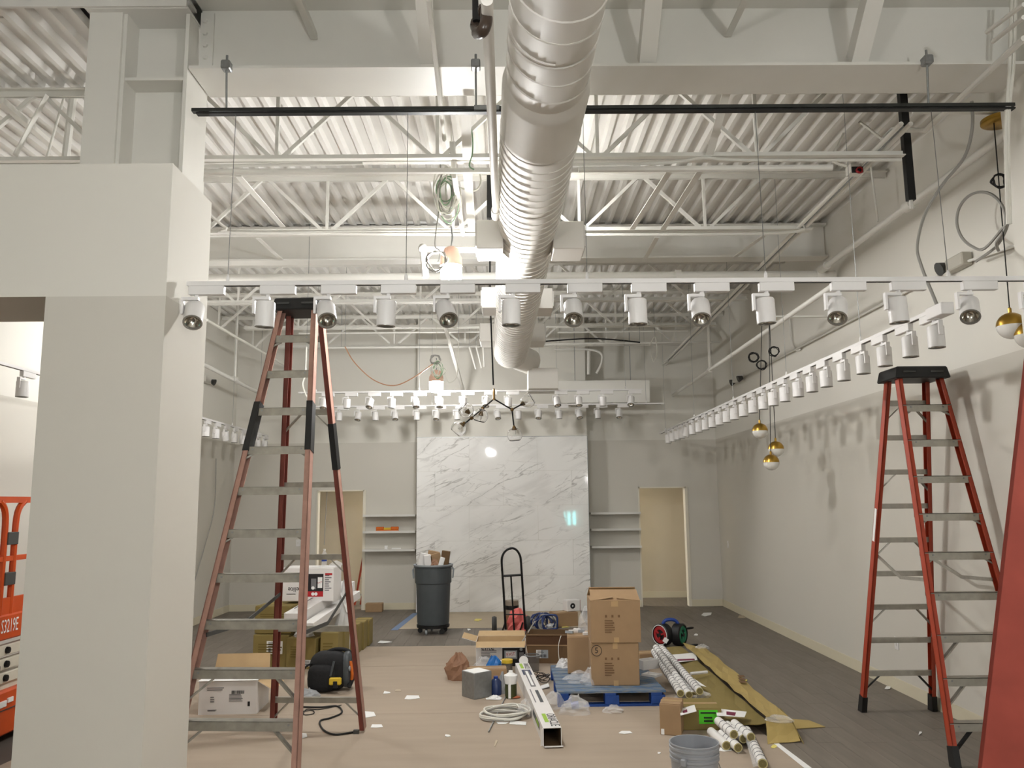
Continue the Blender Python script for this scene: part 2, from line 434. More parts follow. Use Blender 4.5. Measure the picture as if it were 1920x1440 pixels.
# glowing panes added behind the camera to make the cyan reflection on the marble
st = struct('reflection_panes_1', (2.6, YF + 0.02, 0.9))
glow = emis('lit_pane', (0.2, 0.95, 0.95), 16.0)
cpane = PZ(1067, 972, 1.0)
DY = 2 * (YM - 0.02) - (YF + 0.05)
d0 = ray(1067, 972); wc = EYE + d0 * (DY / d0.y)
for k, dx in enumerate((-0.28, 0.0, 0.28)):
    M().box((wc.x + dx - 0.065, YF + 0.03, wc.z - 0.33), (wc.x + dx + 0.065, YF + 0.05, wc.z + 0.33), glow).build('pane', st)
M().box((wc.x - 0.45, YF + 0.001, wc.z - 0.45), (wc.x + 0.45, YF + 0.03, wc.z + 0.45), DARKG).build('pane_backing', st)
# baseboards
def bb(name, lo, hi): M().box(lo, hi, BASEB).build(name)['kind'] = 'structure'
bb('baseboard_right', (XR - 0.012, 3.0, 0), (XR, YB, 0.115)); bb('baseboard_left', (XL, 3.0, 0), (XL + 0.012, YB, 0.115))
for x0, x1 in ((XL, DL0), (DL1 + 0.03, MX0), (MX1, DR0), (DR1 + 0.03, XR)): bb('baseboard_back', (x0, YB - 0.012, 0), (x1, YB, 0.115))
bb('baseboard_corridor', (XL, 16.038, 0), (XR, 16.05, 0.115))
# marble tiles
MARB = marble_mat()
mw_ = thing('marble_cladding', 'white grey-veined marble tile cladding on the middle of the back wall', 'wall cladding', ((MX0 + MX1) / 2, YM, 0))
for r in range(5):
    z0 = r * 0.6; xs = [MX0] + ([MX0 + 0.92, MX0 + 2.12] if r % 2 == 0 else [MX0 + 0.32, MX0 + 1.52, MX0 + 2.72]) + [MX1]
    for a, b in zip(xs, xs[1:]):
        M().box((a + 0.0012, YM - 0.02, z0 + 0.0012), (b - 0.0012, YM, z0 + 0.5988), MARB).build('tile', mw_)
M().box((MX0 - 0.006, YM - 0.022, 2.999), (MX1 + 0.006, YM, 3.007), GALV).build('edge_strip', mw_)
M().box((MX1, YM - 0.022, 0), (MX1 + 0.007, YM, 3.0), GALV).build('edge_strip', mw_)

# ------------------------------------------------------------------ ceiling deck
cl = struct('ceiling', (0, 5, ZD))
P, DEP = 0.1524, 0.045
def deck_panel(x0, nrib, y0, y1):
    pr = []; ZD = 5.12 if y0 > 4.91 else 5.42
    for i in range(nrib):
        x = x0 + i * P
        pr += [(x, ZD + DEP), (x + 0.072, ZD + DEP), (x + 0.092, ZD), (x + 0.132, ZD)]
    pr += [(x0 + nrib * P, ZD + DEP)]
    vs = [(x, y, z) for y in (y0, y1) for x, z in pr]; n = len(pr)
    M().add(vs, [(i, i + 1, n + i + 1, n + i) for i in range(n - 1)], DECKM).build('deck_panel', cl)
for y0, y1, x, xe in ((YF, 4.9, XL - 0.05, XR), (4.92, 9.3, XL - 0.05, XL - 0.05 + 14 * P), (5.17, 9.3, XL - 0.05 + 14 * P, XR), (9.3, YB, XL - 0.05, XR)):
    while x < xe - 0.1:
        n = min(6, int((xe + 0.02 - x) / P) + (1 if xe > 0 else 0))
        deck_panel(x, n, y0, y1 + 0.03); x += n * P
M().box((XL - 0.2, YF, 5.5), (XR + 0.2, 16.2, 5.6), DECKM).build('roof_board', cl)
M().box((XL, 4.90, 5.105), (-2.06, 4.92, 5.45), DECKM).build('deck_closure', cl)
M().box((-2.73, 4.92, 5.10), (-2.06, 5.16, 5.118), DECKM).build('deck_closure', cl)

# header + boxed column in front (drywall)
CX0, CX1, CY0, CY1 = -2.372, -1.752, 4.10, 4.675
bx = struct('wall_column', ((CX0 + CX1) / 2, (CY0 + CY1) / 2, 0))
M().box((CX0, CY0, 0), (CX1, CY1, 3.672), WALL).build('column_box', bx)
M().box((XL, CY0, ZP), (CX0, CY1, 3.672), WALL).build('header', bx)
# pilaster at the right end of the beam
wallbox('wall_pilaster', (3.52, 4.9, 0), (XR, 5.36, 5.3))

# ------------------------------------------------------------------ steel
def isection(lo, hi, name, label, cat, bot, top, x0, x1, yc, wf, tf=0.02, tw=0.012):
    o = thing(name, label, cat, ((x0 + x1) / 2, yc, bot))
    M().box((x0, yc - wf / 2, bot), (x1, yc + wf / 2, bot + tf), WHITE).build('bottom_flange', o)
    M().box((x0, yc - wf / 2, top - tf), (x1, yc + wf / 2, top), WHITE).build('top_flange', o)
    M().box((x0, yc - tw / 2, bot + tf), (x1, yc + tw / 2, top - tf), WHITE).build('web', o)
    return o
BZ = 4.70
beam1 = isection(0, 0, 'steel_beam', 'deep white steel I-beam crossing above the near track lights', 'beam', BZ, 5.245, -2.05, 3.56, 5.15, 0.38)
for k in range(4):
    p = PY(385.5, 41 + k * 22.5, 5.13)
    M().lathe([(0.0, 0.022), (0.017, 0.022), (0.02, 0.0)], WHITE, p, 6, RX(90)).build('bolt', beam1)
M().box((-2.05, 5.125, 4.76), (-1.96, 5.144, 5.2), WHITE).build('clip_plate', beam1)
beam2 = isection(0, 0, 'steel_beam', 'white steel I-beam behind the large cross pipe', 'beam', 4.68, ZD - 0.035, XL + 0.02, XR - 0.02, 9.25, 0.2)
# steel column rising behind the box
sc = thing('steel_column', 'white painted steel column rising behind the boxed corner', 'column', (-2.4, 5.15, 0))
M().box((-2.09, 4.98, 0), (-2.065, 5.34, 5.12), WHITE).build('flange', sc)
M().box((-2.475, 5.15, 0), (-2.09, 5.17, 5.12), WHITE).build('web', sc)
M().box((-2.499, 4.98, 0), (-2.475, 5.34, 5.12), WHITE).build('flange', sc)
M().box((-2.715, 4.96, 0), (-2.5, 5.36, 5.12), WHITE).build('furring', sc)
for y in (152, 0):
    z = PY(285, y, 5.0).z
    M().box((-2.475, 4.99, z), (-2.09, 5.15, z + 0.02), WHITE).build('stiffener', sc)
# kickers and bridging ends at the near beam
def kicker(px, py, wd, lab):
    a = PY(px, py, 4.99); b = a + V((0, -0.62, 0.6))
    tag(M().angle(a, b, wd, 0.012, WHITE, up=(1, 0, 0)).build('brace', org=a), lab, 'brace', 'angle braces on the near beam')
kicker(787, 123, 0.11, 'white angle brace on the near beam, left of the black pipe elbow')
kicker(1199, 119, 0.11, 'white angle brace on the near beam, just right of the duct')
kicker(1597, 116, 0.11, 'wide white angle brace on the near beam, far right')
for px, py, lab in ((595, 74, 'thin white bridging angle ending on the near beam web, left of centre'), (1371, 69, 'thin white bridging angle ending on the near beam web, right of the duct')):
    a = PY(px, py, 5.13); b = a + V((0, -2.2, 0.0))
    tag(M().angle(a, b, 0.045, 0.006, WHITE).build('bridging_angle', org=a), lab, 'brace')

def joist(yc, x0, x1, zb, lab, panel=1.22, off=0.0, bx0=None, bx1=None):
    o = thing('steel_joist', lab, 'joist', ((x0 + x1) / 2, yc, zb), 'open web joists under the roof deck')
    zt = ZD - 0.05
    bx0 = x0 + 0.9 if bx0 is None else bx0; bx1 = x1 - 0.55 if bx1 is None else bx1
    for nm, z, a, b, sg in (('bottom_chord', zb, bx0, bx1, 1), ('top_chord', zt, x0, x1, -1)):
        for dy in (-1, 1):
            g = 0.012 * dy
            m = M()
            m.box((a, yc + min(g, g + 0.05 * dy), z), (b, yc + max(g, g + 0.05 * dy), z + 0.007), WHITE)
            y_ = (min(g, g + 0.007 * dy), max(g, g + 0.007 * dy))
            zz = (z + 0.007, z + 0.05) if sg > 0 else (z - 0.043, z)
            m.box((a, yc + y_[0], zz[0]), (b, yc + y_[1], zz[1]), WHITE)
            m.build(nm, o)
    x = off
    while x - panel > x0: x -= panel
    while x < x1 - panel * 0.5:
        pb = V((x, yc, zb + 0.02))
        for sgn in (-1, 1):
            pt = V((x + sgn * panel / 2, yc, zt - 0.02))
            if x0 < pt.x < x1: M().bar(pb + V((sgn * 0.03, 0, 0)), pt - V((sgn * 0.03, 0, 0)), 0.03, 0.03, WHITE).build('web_bar', o)
        if x0 < x < x1: M().bar(pb, (x, yc, zt), 0.026, 0.026, WHITE).build('web_post', o)
        x += panel
    return o
JX0, JX1 = XL + 0.02, XR - 0.02
joist(5.95, JX0, JX1, 4.485, 'white open web joist nearest the camera, right behind the dark strut', 1.24, PY(820, 300, 5.95).x, JX0 + 0.8, PY(1693, 315, 5.95).x)
joist(7.66, JX0, JX1, 4.485, 'white open web joist in front of the hanging cable coil, second from the camera', 1.24, PY(850, 435, 7.66).x, JX0 + 0.8, PY(1520, 433, 7.66).x)
joist(10.6, JX0, JX1, 4.52, 'white open web joist just beyond the large cross pipe', 1.22, 0.1)
joist(12.2, JX0, JX1, 4.52, 'white open web joist second from the back wall', 1.22, 0.5)
joist(13.75, JX0, JX1, 4.52, 'white open web joist closest to the back wall', 1.22, -1.9)
# flat straps / bridging between joists, slanting along the deck (Y direction)
def strap(a, b, wd, lab, cat='brace', m=WHITE, t=0.008):
    a, b = V(a), V(b); mid = (a + b) / 2
    return tag(M().bar(a, b, wd, t, m).build('cross_brace', org=mid), lab, cat, 'slanting braces between joists')
strap(PY(1330, 292, 5.9), PY(1362, 175, 5.4), 0.06, 'white flat brace dropping to the nearest joist, right of the duct')
strap(PY(1185, 430, 7.6), PY(1255, 322, 6.0), 0.05, 'white flat brace between the two nearest joists, nearest to the duct')
strap(PY(1243, 430, 7.6), PY(1312, 322, 6.0), 0.05, 'white flat brace between the two nearest joists, second from the duct')
strap(PY(1207, 490, 9.1), PY(1232, 445, 7.75), 0.045, 'short white brace running down the far beam web, right of the duct')
strap(PY(1378, 482, 9.1), PY(1432, 442, 7.75), 0.045, 'short white brace running down the far beam web, near the right wall')
strap(PY(528, 487, 9.1), PY(484, 447, 7.75), 0.045, 'short white brace running down the far beam web, left side')
strap(PY(447, 330, 6.02), PY(530, 425, 7.58), 0.05, 'white flat brace between the two nearest joists, beside the boxed column')
strap(PY(876, 318, 6.02), PY(885, 432, 7.58), 0.07, 'white flat brace between joists behind the hanging cable coil')
strap(PY(874, 212, 5.4), PY(876, 296, 5.86), 0.07, 'white flat brace from the near beam to the nearest joist beside the grey pipe')
# left bay: brace seen above the header
strap(PY(88, 178, 5.9), PY(28, 292, 5.9), 0.05, 'white brace in the left bay above the drywall header')

# ------------------------------------------------------------------ pipes and conduits
def pipe(name, pts, r, lab, cat='pipe', m=WHITE, n=12, fit=None, group=None, curved=0):
    pts = [V(p) for p in pts]
    c = sum(pts, V((0, 0, 0))) / len(pts)
    P_ = spline(pts, curved) if curved else pts
    if not fit: return tag(M().tube(P_, r, m, n).build(name, org=c, smooth=True), lab, cat, group)
    o = thing(name, lab, cat, c, group)
    M().tube(P_, r, m, n).build('run', o, smooth=True)
    for a, b, k in fit: M().tube([V(a), V(b)], r * k, m, n).build('coupling', o, smooth=True)
    return o
cz = 4.40
pipe('sprinkler_main', [(XL + 0.3, 8.95, cz + 0.01), (XR - 0.05, 8.95, cz - 0.01)], 0.057, 'large white sprinkler main crossing the room under the far beam', fit=[((1.95, 8.95, cz), (2.02, 8.95, cz), 1.25), ((3.56, 8.95, cz), (3.64, 8.95, cz), 1.3)])
pR = [PX(1920, 238, 3.6), PX(1551, 499, 3.6)]
pR[0] = V((3.6, 2.5, 4.44)); pR[1] = V((3.6, 8.95, 4.44))
pipe('sprinkler_pipe', pR, 0.03, 'white pipe running along the right wall toward the cross main', fit=[((3.6, 6.8, 4.44), (3.6, 6.92, 4.44), 1.5), ((3.6, 8.7, 4.44), (3.6, 8.88, 4.44), 1.6)])
pL = [PX(1560, 537, 3.05), PX(1262, 741, 3.05)]
pipe('sprinkler_pipe', pL, 0.026, 'lower white pipe along the right side ending near the back wall', fit=[(pL[1].lerp(pL[0], 0.36), pL[1].lerp(pL[0], 0.375), 1.5)])
for i, (px, py) in enumerate(((1327, 660), (1378, 690))):
    pass
hp = pL[1].lerp(pL[0], 0.37)
tag(M().tube([hp, V((hp.x, hp.y, 5.13))], 0.02, WHITE, 8).build('pipe_hanger', org=hp), 'white vertical pipe drop above the lower right pipe', 'pipe')
pq = [PY(378, 682, 11.0), PY(490, 738, 14.0)]
pipe('sprinkler_pipe', [PX(375, 680, -4.3), PX(492, 740, -4.3)], 0.03, 'white pipe along the left wall behind the tall ladder', fit=[(PX(438, 710, -4.3), PX(442, 712, -4.3), 1.5)])
q = PX(440, 711, -4.3)
tag(M().tube([q, V((q.x, q.y, 5.13))], 0.022, WHITE, 8).build('pipe_hanger', org=q), 'white vertical pipe drop above the left wall pipe', 'pipe')
# pipe beside the duct, with brown elbow at its near end
wp = [PY(913, 0, 3.1), PY(930, 402, 6.0)]
o = pipe('drain_pipe', wp, 0.026, 'pale grey pipe running toward the camera beside the round duct', m=DUCTM, fit=[(wp[1] - V((0, 0.1, 0)), wp[1] + V((0, 0.05, 0)), 1.4)])
e = PY(905, 45, 3.2)
el = thing('pipe_elbow', 'dark brown pipe elbow hanging beside the duct at the top', 'pipe', e)
M().tube(spline([PY(910, 12, 3.25), PY(912, 38, 3.2), PY(905, 58, 3.2), PY(895, 62, 3.3)], 6), 0.027, BROWNP, 12).build('elbow', el, smooth=True)
M().tube([PY(910, 17, 3.25), PY(911, 22, 3.24)], 0.034, BROWNP, 12).build('collar', el, smooth=True)
M().tube([PY(909, -30, 3.2), PY(910, 14, 3.25)], 0.03, WHITE, 12).build('white_socket', el, smooth=True)
M().tube([PY(893, -30, 3.4), PY(894, 42, 3.36)], 0.02, BLACK, 12).build('black_hose', el, smooth=True)
M().tube([PY(897, 60, 3.3), PY(892, 50, 3.4), PY(893, 42, 3.36)], 0.026, BROWNP, 12).build('lower_elbow', el, smooth=True)
# black column strip behind that pipe
tag(M().bar(PY(918, 330, 7.0), PY(918, 410, 7.0), 0.05, 0.05, BLACK, up=(0, 1, 0)).build('black_strut', org=PY(918, 370, 7.0)), 'short black strut behind the pale pipe beside the duct', 'strut')
# white water pipe loop near lamp
pw = [PY(798, 520, 6.9), PY(793, 466, 6.9), PY(893, 468, 6.9)]
o = thing('water_pipe', 'white plastic pipe with elbow beside the near work lamp', 'pipe', pw[1])
M().tube([pw[0], pw[1]], 0.03, WHITE, 12).build('drop', o, smooth=True); M().tube([pw[1], pw[2]], 0.03, WHITE, 12).build('run', o, smooth=True)
M().sphere(pw[1], 0.044, WHITE, 12, 8).build('elbow', o, smooth=True)
# conduits
def cond(pts, r, lab, curved=0, m=WHITE, group=None): return pipe('conduit', pts, r, lab, 'conduit', m, 8, None, group, curved)
cond([PY(804, 0, 4.4), PY(822, 158, 5.0), PY(833, 262, 5.9)], 0.016, 'thin white conduit crossing under the near beam left of the pale pipe')
cond([PY(848, 265, 5.9), PY(852, 330, 6.02), PY(868, 440, 7.58)], 0.022, 'white conduit stub dropping beside the hanging cable coil')
cz6 = 4.60
for i, (dx, lab) in enumerate(((0, 'white conduit running to the back along the right side, left one of a pair'), (0.07, 'white conduit running to the back along the right side, right one of a pair'))):
    cond([PX(1690, 232, 2.9) + V((dx, 0, 0)), PX(1242, 683, 2.9) + V((dx, 0, 0))], 0.018, lab)
tag(M().bar(PX(1690, 240, 3.0), PX(1255, 676, 3.0), 0.04, 0.03, GALV).build('channel_strut', org=PX(1600, 320, 3.0)), 'grey slotted strut between the right side conduits', 'strut')
cond([PX(1920, 72, 3.1), PX(1735, 245, 3.1), PX(1672, 243, 3.0), PX(1655, 262, 2.9)], 0.02, 'white offset conduit coming down from the upper right corner')
cond([PY(1920, 8, 4.2), PY(1850, 60, 4.6)], 0.014, 'thin white conduit in the upper right corner, upper one')
cond([PY(1920, 32, 4.2), PY(1862, 78, 4.6)], 0.014, 'thin white conduit in the upper right corner, lower one')
cond([PX(388, 600, -3.9), PX(560, 700, -3.9)], 0.02, 'pale strut pipe along the left side behind the tall ladder', m=CABW)
cond([PY(378, 312, 5.87), PY(680, 306, 5.87)], 0.014, 'white conduit clipped along the nearest joist, left part')
cond([PY(393, 402, 7.58), PY(425, 428, 7.58), PY(460, 437, 7.6), PY(1000, 440, 7.6), PY(1460, 437, 7.6), PY(1500, 418, 7.6)], 0.014, 'white conduit clipped along the second joist', 5)
cond([PY(1060, 309, 5.87), PY(1250, 305, 5.87), PY(1320, 296, 5.9), PY(1390, 300, 5.9), PY(1690, 300, 5.9)], 0.013, 'white conduit clipped along the nearest joist, right part', 5)
cond([PY(380, 322, 5.86), PY(930, 320, 5.86)], 0.024, 'white pipe under the nearest joist, left of the duct')
cond([PY(1085, 318, 5.86), PY(1560, 314, 5.86)], 0.024, 'white pipe under the nearest joist, right of the duct')
hang(cond([PY(560, 625, 12.9), PY(905, 622, 12.9)], 0.016, 'thin white conduit high at the back, left of the duct'), PY(640, 624.5, 12.9), PY(860, 622, 12.9))
hang(cond([PY(600, 652, 13.6), PY(900, 650, 13.6)], 0.02, 'white pipe high at the back, left of the duct'), PY(640, 652, 13.6), PY(860, 650, 13.6))
cond([PY(1046, 623, 12.9), PY(1290, 620, 12.9)], 0.016, 'thin white conduit high at the back, right of the duct')
cond([PY(1020, 645, 13.4), PY(1350, 641, 13.4)], 0.018, 'white pipe high at the back, right of the duct')
hang(cond([PY(1040, 655, 14.0), PY(1100, 655, 14.0), PY(1126, 662, 14.0), PY(1128, 680, 14.0), PY(1118, 700, 14.0)], 0.02, 'white conduit hooking down at the back, right of the duct', 5), PY(1050, 655, 14.0))
hang(cond([PY(1104, 655, 14.1), PY(1104, 702, 14.1)], 0.03, 'short white pipe stub hanging at the back, right of the duct'), PY(1104, 655, 14.1))
cond([PY(834, 610, 11.5), PY(870, 738, 14.0)], 0.03, 'white pipe slanting down to the chase beside the far work lamp')
for i, (a, b) in enumerate((((880, 650), (892, 692)), ((893, 650), (903, 690)), ((906, 650), (908, 688)))):
    hang(cond([PY(a[0], a[1], 13.2), PY(b[0], b[1], 13.2)], 0.014, 'short white conduit stub left of the duct end, %s of three' % ORD[i]), PY(a[0], a[1], 13.2))
cond([PX(1481, 598, 3.8), PX(1484, 640, 3.8), PX(1492, 656, 3.8), PX(1500, 655, 3.8)], 0.014, 'grey conduit bending down the right wall behind the track', 5)
cond([PX(1760, 515, 3.79), PX(1492, 655, 3.79), PX(1385, 710, 3.79)], 0.012, 'thin conduit along the right wall to the emergency light')
cond([PX(1920, 455, 3.79), PX(1790, 498, 3.79)], 0.012, 'thin conduit along the right wall from the near light box')
# left bay above header
cond([PY(137, 182, 6.0), PY(122, 305, 6.0)], 0.03, 'white vertical pipe in the left bay above the header')
hang(cond([PY(128, 155, 6.1), PY(85, 306, 6.1)], 0.01, 'thin conduit hanging in the left bay above the header', m=WHITE), PY(128, 155, 6.1))
tag(M().bar(PY(0, 30, 5.1), PY(76, 92, 5.6), 0.05, 0.03, WHITE).build('light_strip', org=PY(40, 60, 5.3)), 'white hanging strip in the upper left bay', 'strut')
tag(M().tube([PY(60, 0, 5.2), PY(58, 70, 5.4)], 0.008, WHITE, 6).build('hanger_rod', org=PY(60, 30, 5.3)), 'white rod holding the strip in the upper left bay', 'rod')
tag(M().bar(PY(0, 188, 5.6), PY(135, 305, 6.8), 0.05, 0.04, WHITE).build('channel_strut', org=PY(70, 245, 5.86)), 'white slotted strut slanting through the left bay', 'strut')

# dark strut under near beam with clamps and rods
sz = PY(900, 205, 4.97)
s0, s1 = PY(361, 208, 4.97), PY(1900, 198, 4.97)
o = thing('dark_strut_channel', 'long dark slotted strut hanging under the near beam', 'strut', sz)
M().bar(s0, s1, 0.042, 0.022, STRUT).build('channel', o)
M().bar(s0 + V((0.03, 0, -0.024)), s1 + V((0, 0, -0.024)), 0.042, 0.01, BLACK).build('slotted_face', o)
M().bar(PY(889, 204, 4.955), PY(936, 204, 4.955), 0.046, 0.03, GALV).build('splice', o)
for px, py, lab in ((425, 124, 'steel beam clamp with rod on the near beam, left end'), (892, 122, 'steel beam clamp with rod on the near beam, beside the pale pipe'), (1738, 114, 'steel beam clamp with rod on the near beam, right end')):
    a = PY(px, py, 4.94)
    o = thing('beam_clamp', lab, 'clamp', a, 'clamps holding the dark strut')
    M().cbox(a, (0.06, 0.07, 0.06), GALV).build('clamp_body', o, bevel=0.008)
    M().tube([a + V((0.0, 0, 0.02)), a + V((0, 0, 0.075))], 0.008, GALV, 8).build('set_screw', o)
    M().tube([a, V((a.x, 4.97, s0.z + (s1.z - s0.z) * 0.5))], 0.007, GALV, 8).build('rod', o)
# black vertical strut on right
a, b = PY(1693, 165, 6.6), PY(1709, 378, 6.82)
b = PY(1708, 376, 6.1); a = V((b.x, b.y, 5.12))
o = thing('black_strut', 'tall black strut hanging from the deck in front of the right wall pipe', 'strut', b)
M().bar(a, b, 0.06, 0.05, BLACK, up=(0, 1, 0)).build('channel', o)
M().tube([b, b + V((0, 0, -0.07))], 0.016, WHITE, 8).build('pipe_clamp', o)
a = V((3.6, 7.45, 4.5))
tag(M().tube([a, a + V((-0.03, 0, 0.6))], 0.01, WHITE, 8).build('hanger_rod', org=a), 'white rod hanger holding the right wall pipe', 'rod')

# ------------------------------------------------------------------ round duct
DA, DB = V((0.301, 1.42, 4.20)), V((0.0886, 11.43, 3.99))
def dpt(Y): t = (Y - DA.y) / (DB.y - DA.y); return DA.lerp(DB, t)
dv = (DB - DA).normalized()
duct = thing('round_duct', 'white spiral round air duct running to the back of the room', 'duct', dpt(6))
def dring(Y, r, n=32):
    c = dpt(Y); x = V((1, 0, 0)); x = (x - dv * x.dot(dv)).normalized(); z = x.cross(dv) * -1
    return [c + x * (r * math.cos(2 * PI * k / n)) + z * (r * math.sin(2 * PI * k / n)) for k in range(n)]
def dsec(name, prof, cap=False):
    n = 32; vs = []; fs = []
    for Y, r in prof: vs += dring(Y, r)
    for i in range(len(prof) - 1):
        for k in range(n): fs.append((i * n + k, i * n + (k + 1) % n, (i + 1) * n + (k + 1) % n, (i + 1) * n + k))
    if cap: fs.append(tuple(range((len(prof) - 1) * n, len(prof) * n)))
    M().add(vs, fs, DUCTM).build(name, duct, smooth=True)
R1, R2 = 0.222, 0.243
cuts = [(1.42, 3.63, R1), (3.63, 4.13, R1), (4.13, 4.67, R2), (4.67, 5.56, R2), (5.56, 6.73, R2), (6.73, 8.06, R2), (8.06, 9.48, R2), (9.48, 11.43, R2)]
for i, (a, b, r) in enumerate(cuts):
    e = 0.005
    dsec('duct_section', [(a, r - 0.006), (a + 0.004, r + 0.004), (a + 0.02, r + 0.004), (a + 0.03, r), (b - 0.012, r), (b, r - 0.006)] if i != 2 else [(a - 0.05, R1), (a - 0.02, R1 + 0.008), (a + 0.02, r), (a + 0.05, r + 0.002), (b - 0.05, r), (b - 0.02, r + 0.006), (b, r - 0.004)], i == len(cuts) - 1)
    if i == 2: continue
    pitch = 0.168 if r == R1 else 0.111
    pts = []; n = 28; turns = (b - a - 0.06) / pitch
    x = V((1, 0, 0)); x = (x - dv * x.dot(dv)).normalized(); z = x.cross(dv) * -1
    for k in range(int(turns * n)):
        Y = a + 0.04 + pitch * k / n; c = dpt(Y); t = -2 * PI * k / n
        pts.append(c + x * (r * math.cos(t)) + z * (r * math.sin(t)))
    if len(pts) > 3: M().tube(pts, 0.0065, DUCTM, 5).build('spiral_seam', duct, smooth=True)
# side boxes with grilles
def dbox(Y, px0, py0, py1, side, Y2):
    c = dpt(Y); p = PY(px0, py0, Y); q = PY(px0, py1, Y)
    lo = V((min(p.x, c.x + side * 0.2), Y, q.z)); hi = V((max(p.x, c.x + side * 0.2), Y2, p.z))
    g = M().box(lo, hi, DUCTM).build('branch_box', duct, bevel=0.006)
    xg = p.x
    M().box((min(xg, xg + side * 0.012), Y + 0.03, q.z + 0.03), (max(xg, xg + side * 0.012), Y2 - 0.03, p.z - 0.03), SHELF).build('grille', duct)
dbox(6.25, 893, 412, 466, -1, 6.6); dbox(6.25, 1095, 414, 466, 1, 6.6)
dbox(8.64, 903, 538, 577, -1, 9.04); dbox(8.64, 1036, 540, 578, 1, 9.04)
dbox(10.37, 900, 606, 640, -1, 10.8); dbox(10.37, 1022, 606, 640, 1, 10.8)
# rectangular plenum and long diffuser at the end
o = thing('end_plenum', 'white boxy plenum at the far end of the round duct', 'duct', PY(1019, 740, 11.9))
a, b = PY(990, 690, 11.75), PY(1047, 728, 11.75)
M().box((a.x, 11.75, b.z), (b.x, 12.35, a.z), DUCTM).build('plenum_box', o, bevel=0.006)
M().tube([DB + V((0, 0.012, -0.02)), DB + V((0.28, 0.5, -0.05))], 0.19, DUCTM, 20).build('connector', o, smooth=True)
o = thing('linear_diffuser', 'long white boxed air diffuser below the ceiling at the back right', 'diffuser', PY(1130, 735, 13.85))
a, b = PY(1047, 714, 13.75), PY(1219, 754, 13.75)
M().box((a.x, 13.75, b.z), (b.x, 14.2, a.z), WHITE).build('diffuser_box', o)
hang(o, (a.x + 0.3, 13.9, a.z), (b.x - 0.3, 13.9, a.z), r=0.006)
for k in range(3):
    x0 = a.x + 0.15 + k * (b.x - a.x - 0.3) / 3
    M().box((x0, 13.8, b.z - 0.004), (x0 + (b.x - a.x) / 3 - 0.16, 13.95, b.z), DARKG).build('slot', o)

# ------------------------------------------------------------------ work lamps
def work_lamp(c, r, h, E, lab, k):
    o = thing('work_lamp', lab, 'lamp', c, 'caged temporary work lamps')
    em = emis('lamp_glow_%d' % k, LAMP_COL, E)
    M().lathe([(0.001, -h / 2), (r * 0.7, -h / 2), (r * 0.97, -h / 2 + 0.02), (r, -h * 0.2), (r, h * 0.35), (r * 0.9, h / 2), (0.001, h / 2)], em, c, 16).build('globe', o, smooth=True)
    M().lathe([(r * 1.02, h * 0.22), (r * 1.06, h * 0.22), (r * 1.04, h / 2 + 0.02), (r * 0.85, h / 2 + 0.05), (r * 0.7, h / 2 + 0.1), (r * 0.3, h / 2 + 0.12), (0.001, h / 2 + 0.12)], PEACH, c, 16).build('housing', o, smooth=True)
    M().tube(spline([V(c) + V((0, 0, h / 2 + 0.12)), V(c) + V((0.01, 0, h / 2 + 0.2)), V(c) + V((0.0, 0, h / 2 + 0.3))], 4), 0.008, GALV, 6).build('hook', o)
    M().tube([V(c) + V((0, 0, h / 2 + 0.3)), V((c[0], c[1], 2.5 if c[1] > 15 else (5.13 if c[1] > 5 else 5.43)))], 0.004, CABW, 6).build('cord', o)
    return o
L1 = PY(846, 508, 6.65); L2 = PY(818, 722, 11.8)
work_lamp(L1, 0.088, 0.185, LAMP_E[0], 'glowing work lamp hanging left of the duct, nearer one', 1)
work_lamp(L2, 0.1, 0.21, LAMP_E[1], 'glowing work lamp hanging low at the back above the marble', 2)
work_lamp(V((-0.45, 1.35, 3.5)), 0.088, 0.185, LAMP_E[2], 'glowing work lamp hanging behind the camera', 3)
work_lamp(V((-0.62, -4.3, 3.9)), 0.105, 0.22, LAMP_E[3], 'glowing work lamp hanging far behind the camera', 4)
work_lamp(V((3.25, -2.2, 2.7)), 0.105, 0.22, LAMP_E[4], 'added fill lamp hanging behind the camera on the right', 5)  # unseen lamp added as soft fill for the right side and ceiling
work_lamp(V((-3.62, 8.8, 3.75)), 0.09, 0.19, LAMP_E[5], 'added fill lamp hidden behind the boxed column in the left bay', 7)  # added out of view to brighten the left wall and deck
work_lamp(V((0.40, 7.0, 4.5)), 0.07, 0.15, LAMP_E[6], 'added fill lamp hidden behind the round duct', 8)  # added out of view to light the deck right of the duct
work_lamp(V((-0.2, 15.4, 2.2)), 0.07, 0.14, LAMP_R, 'work lamp in the corridor behind the back wall', 6)

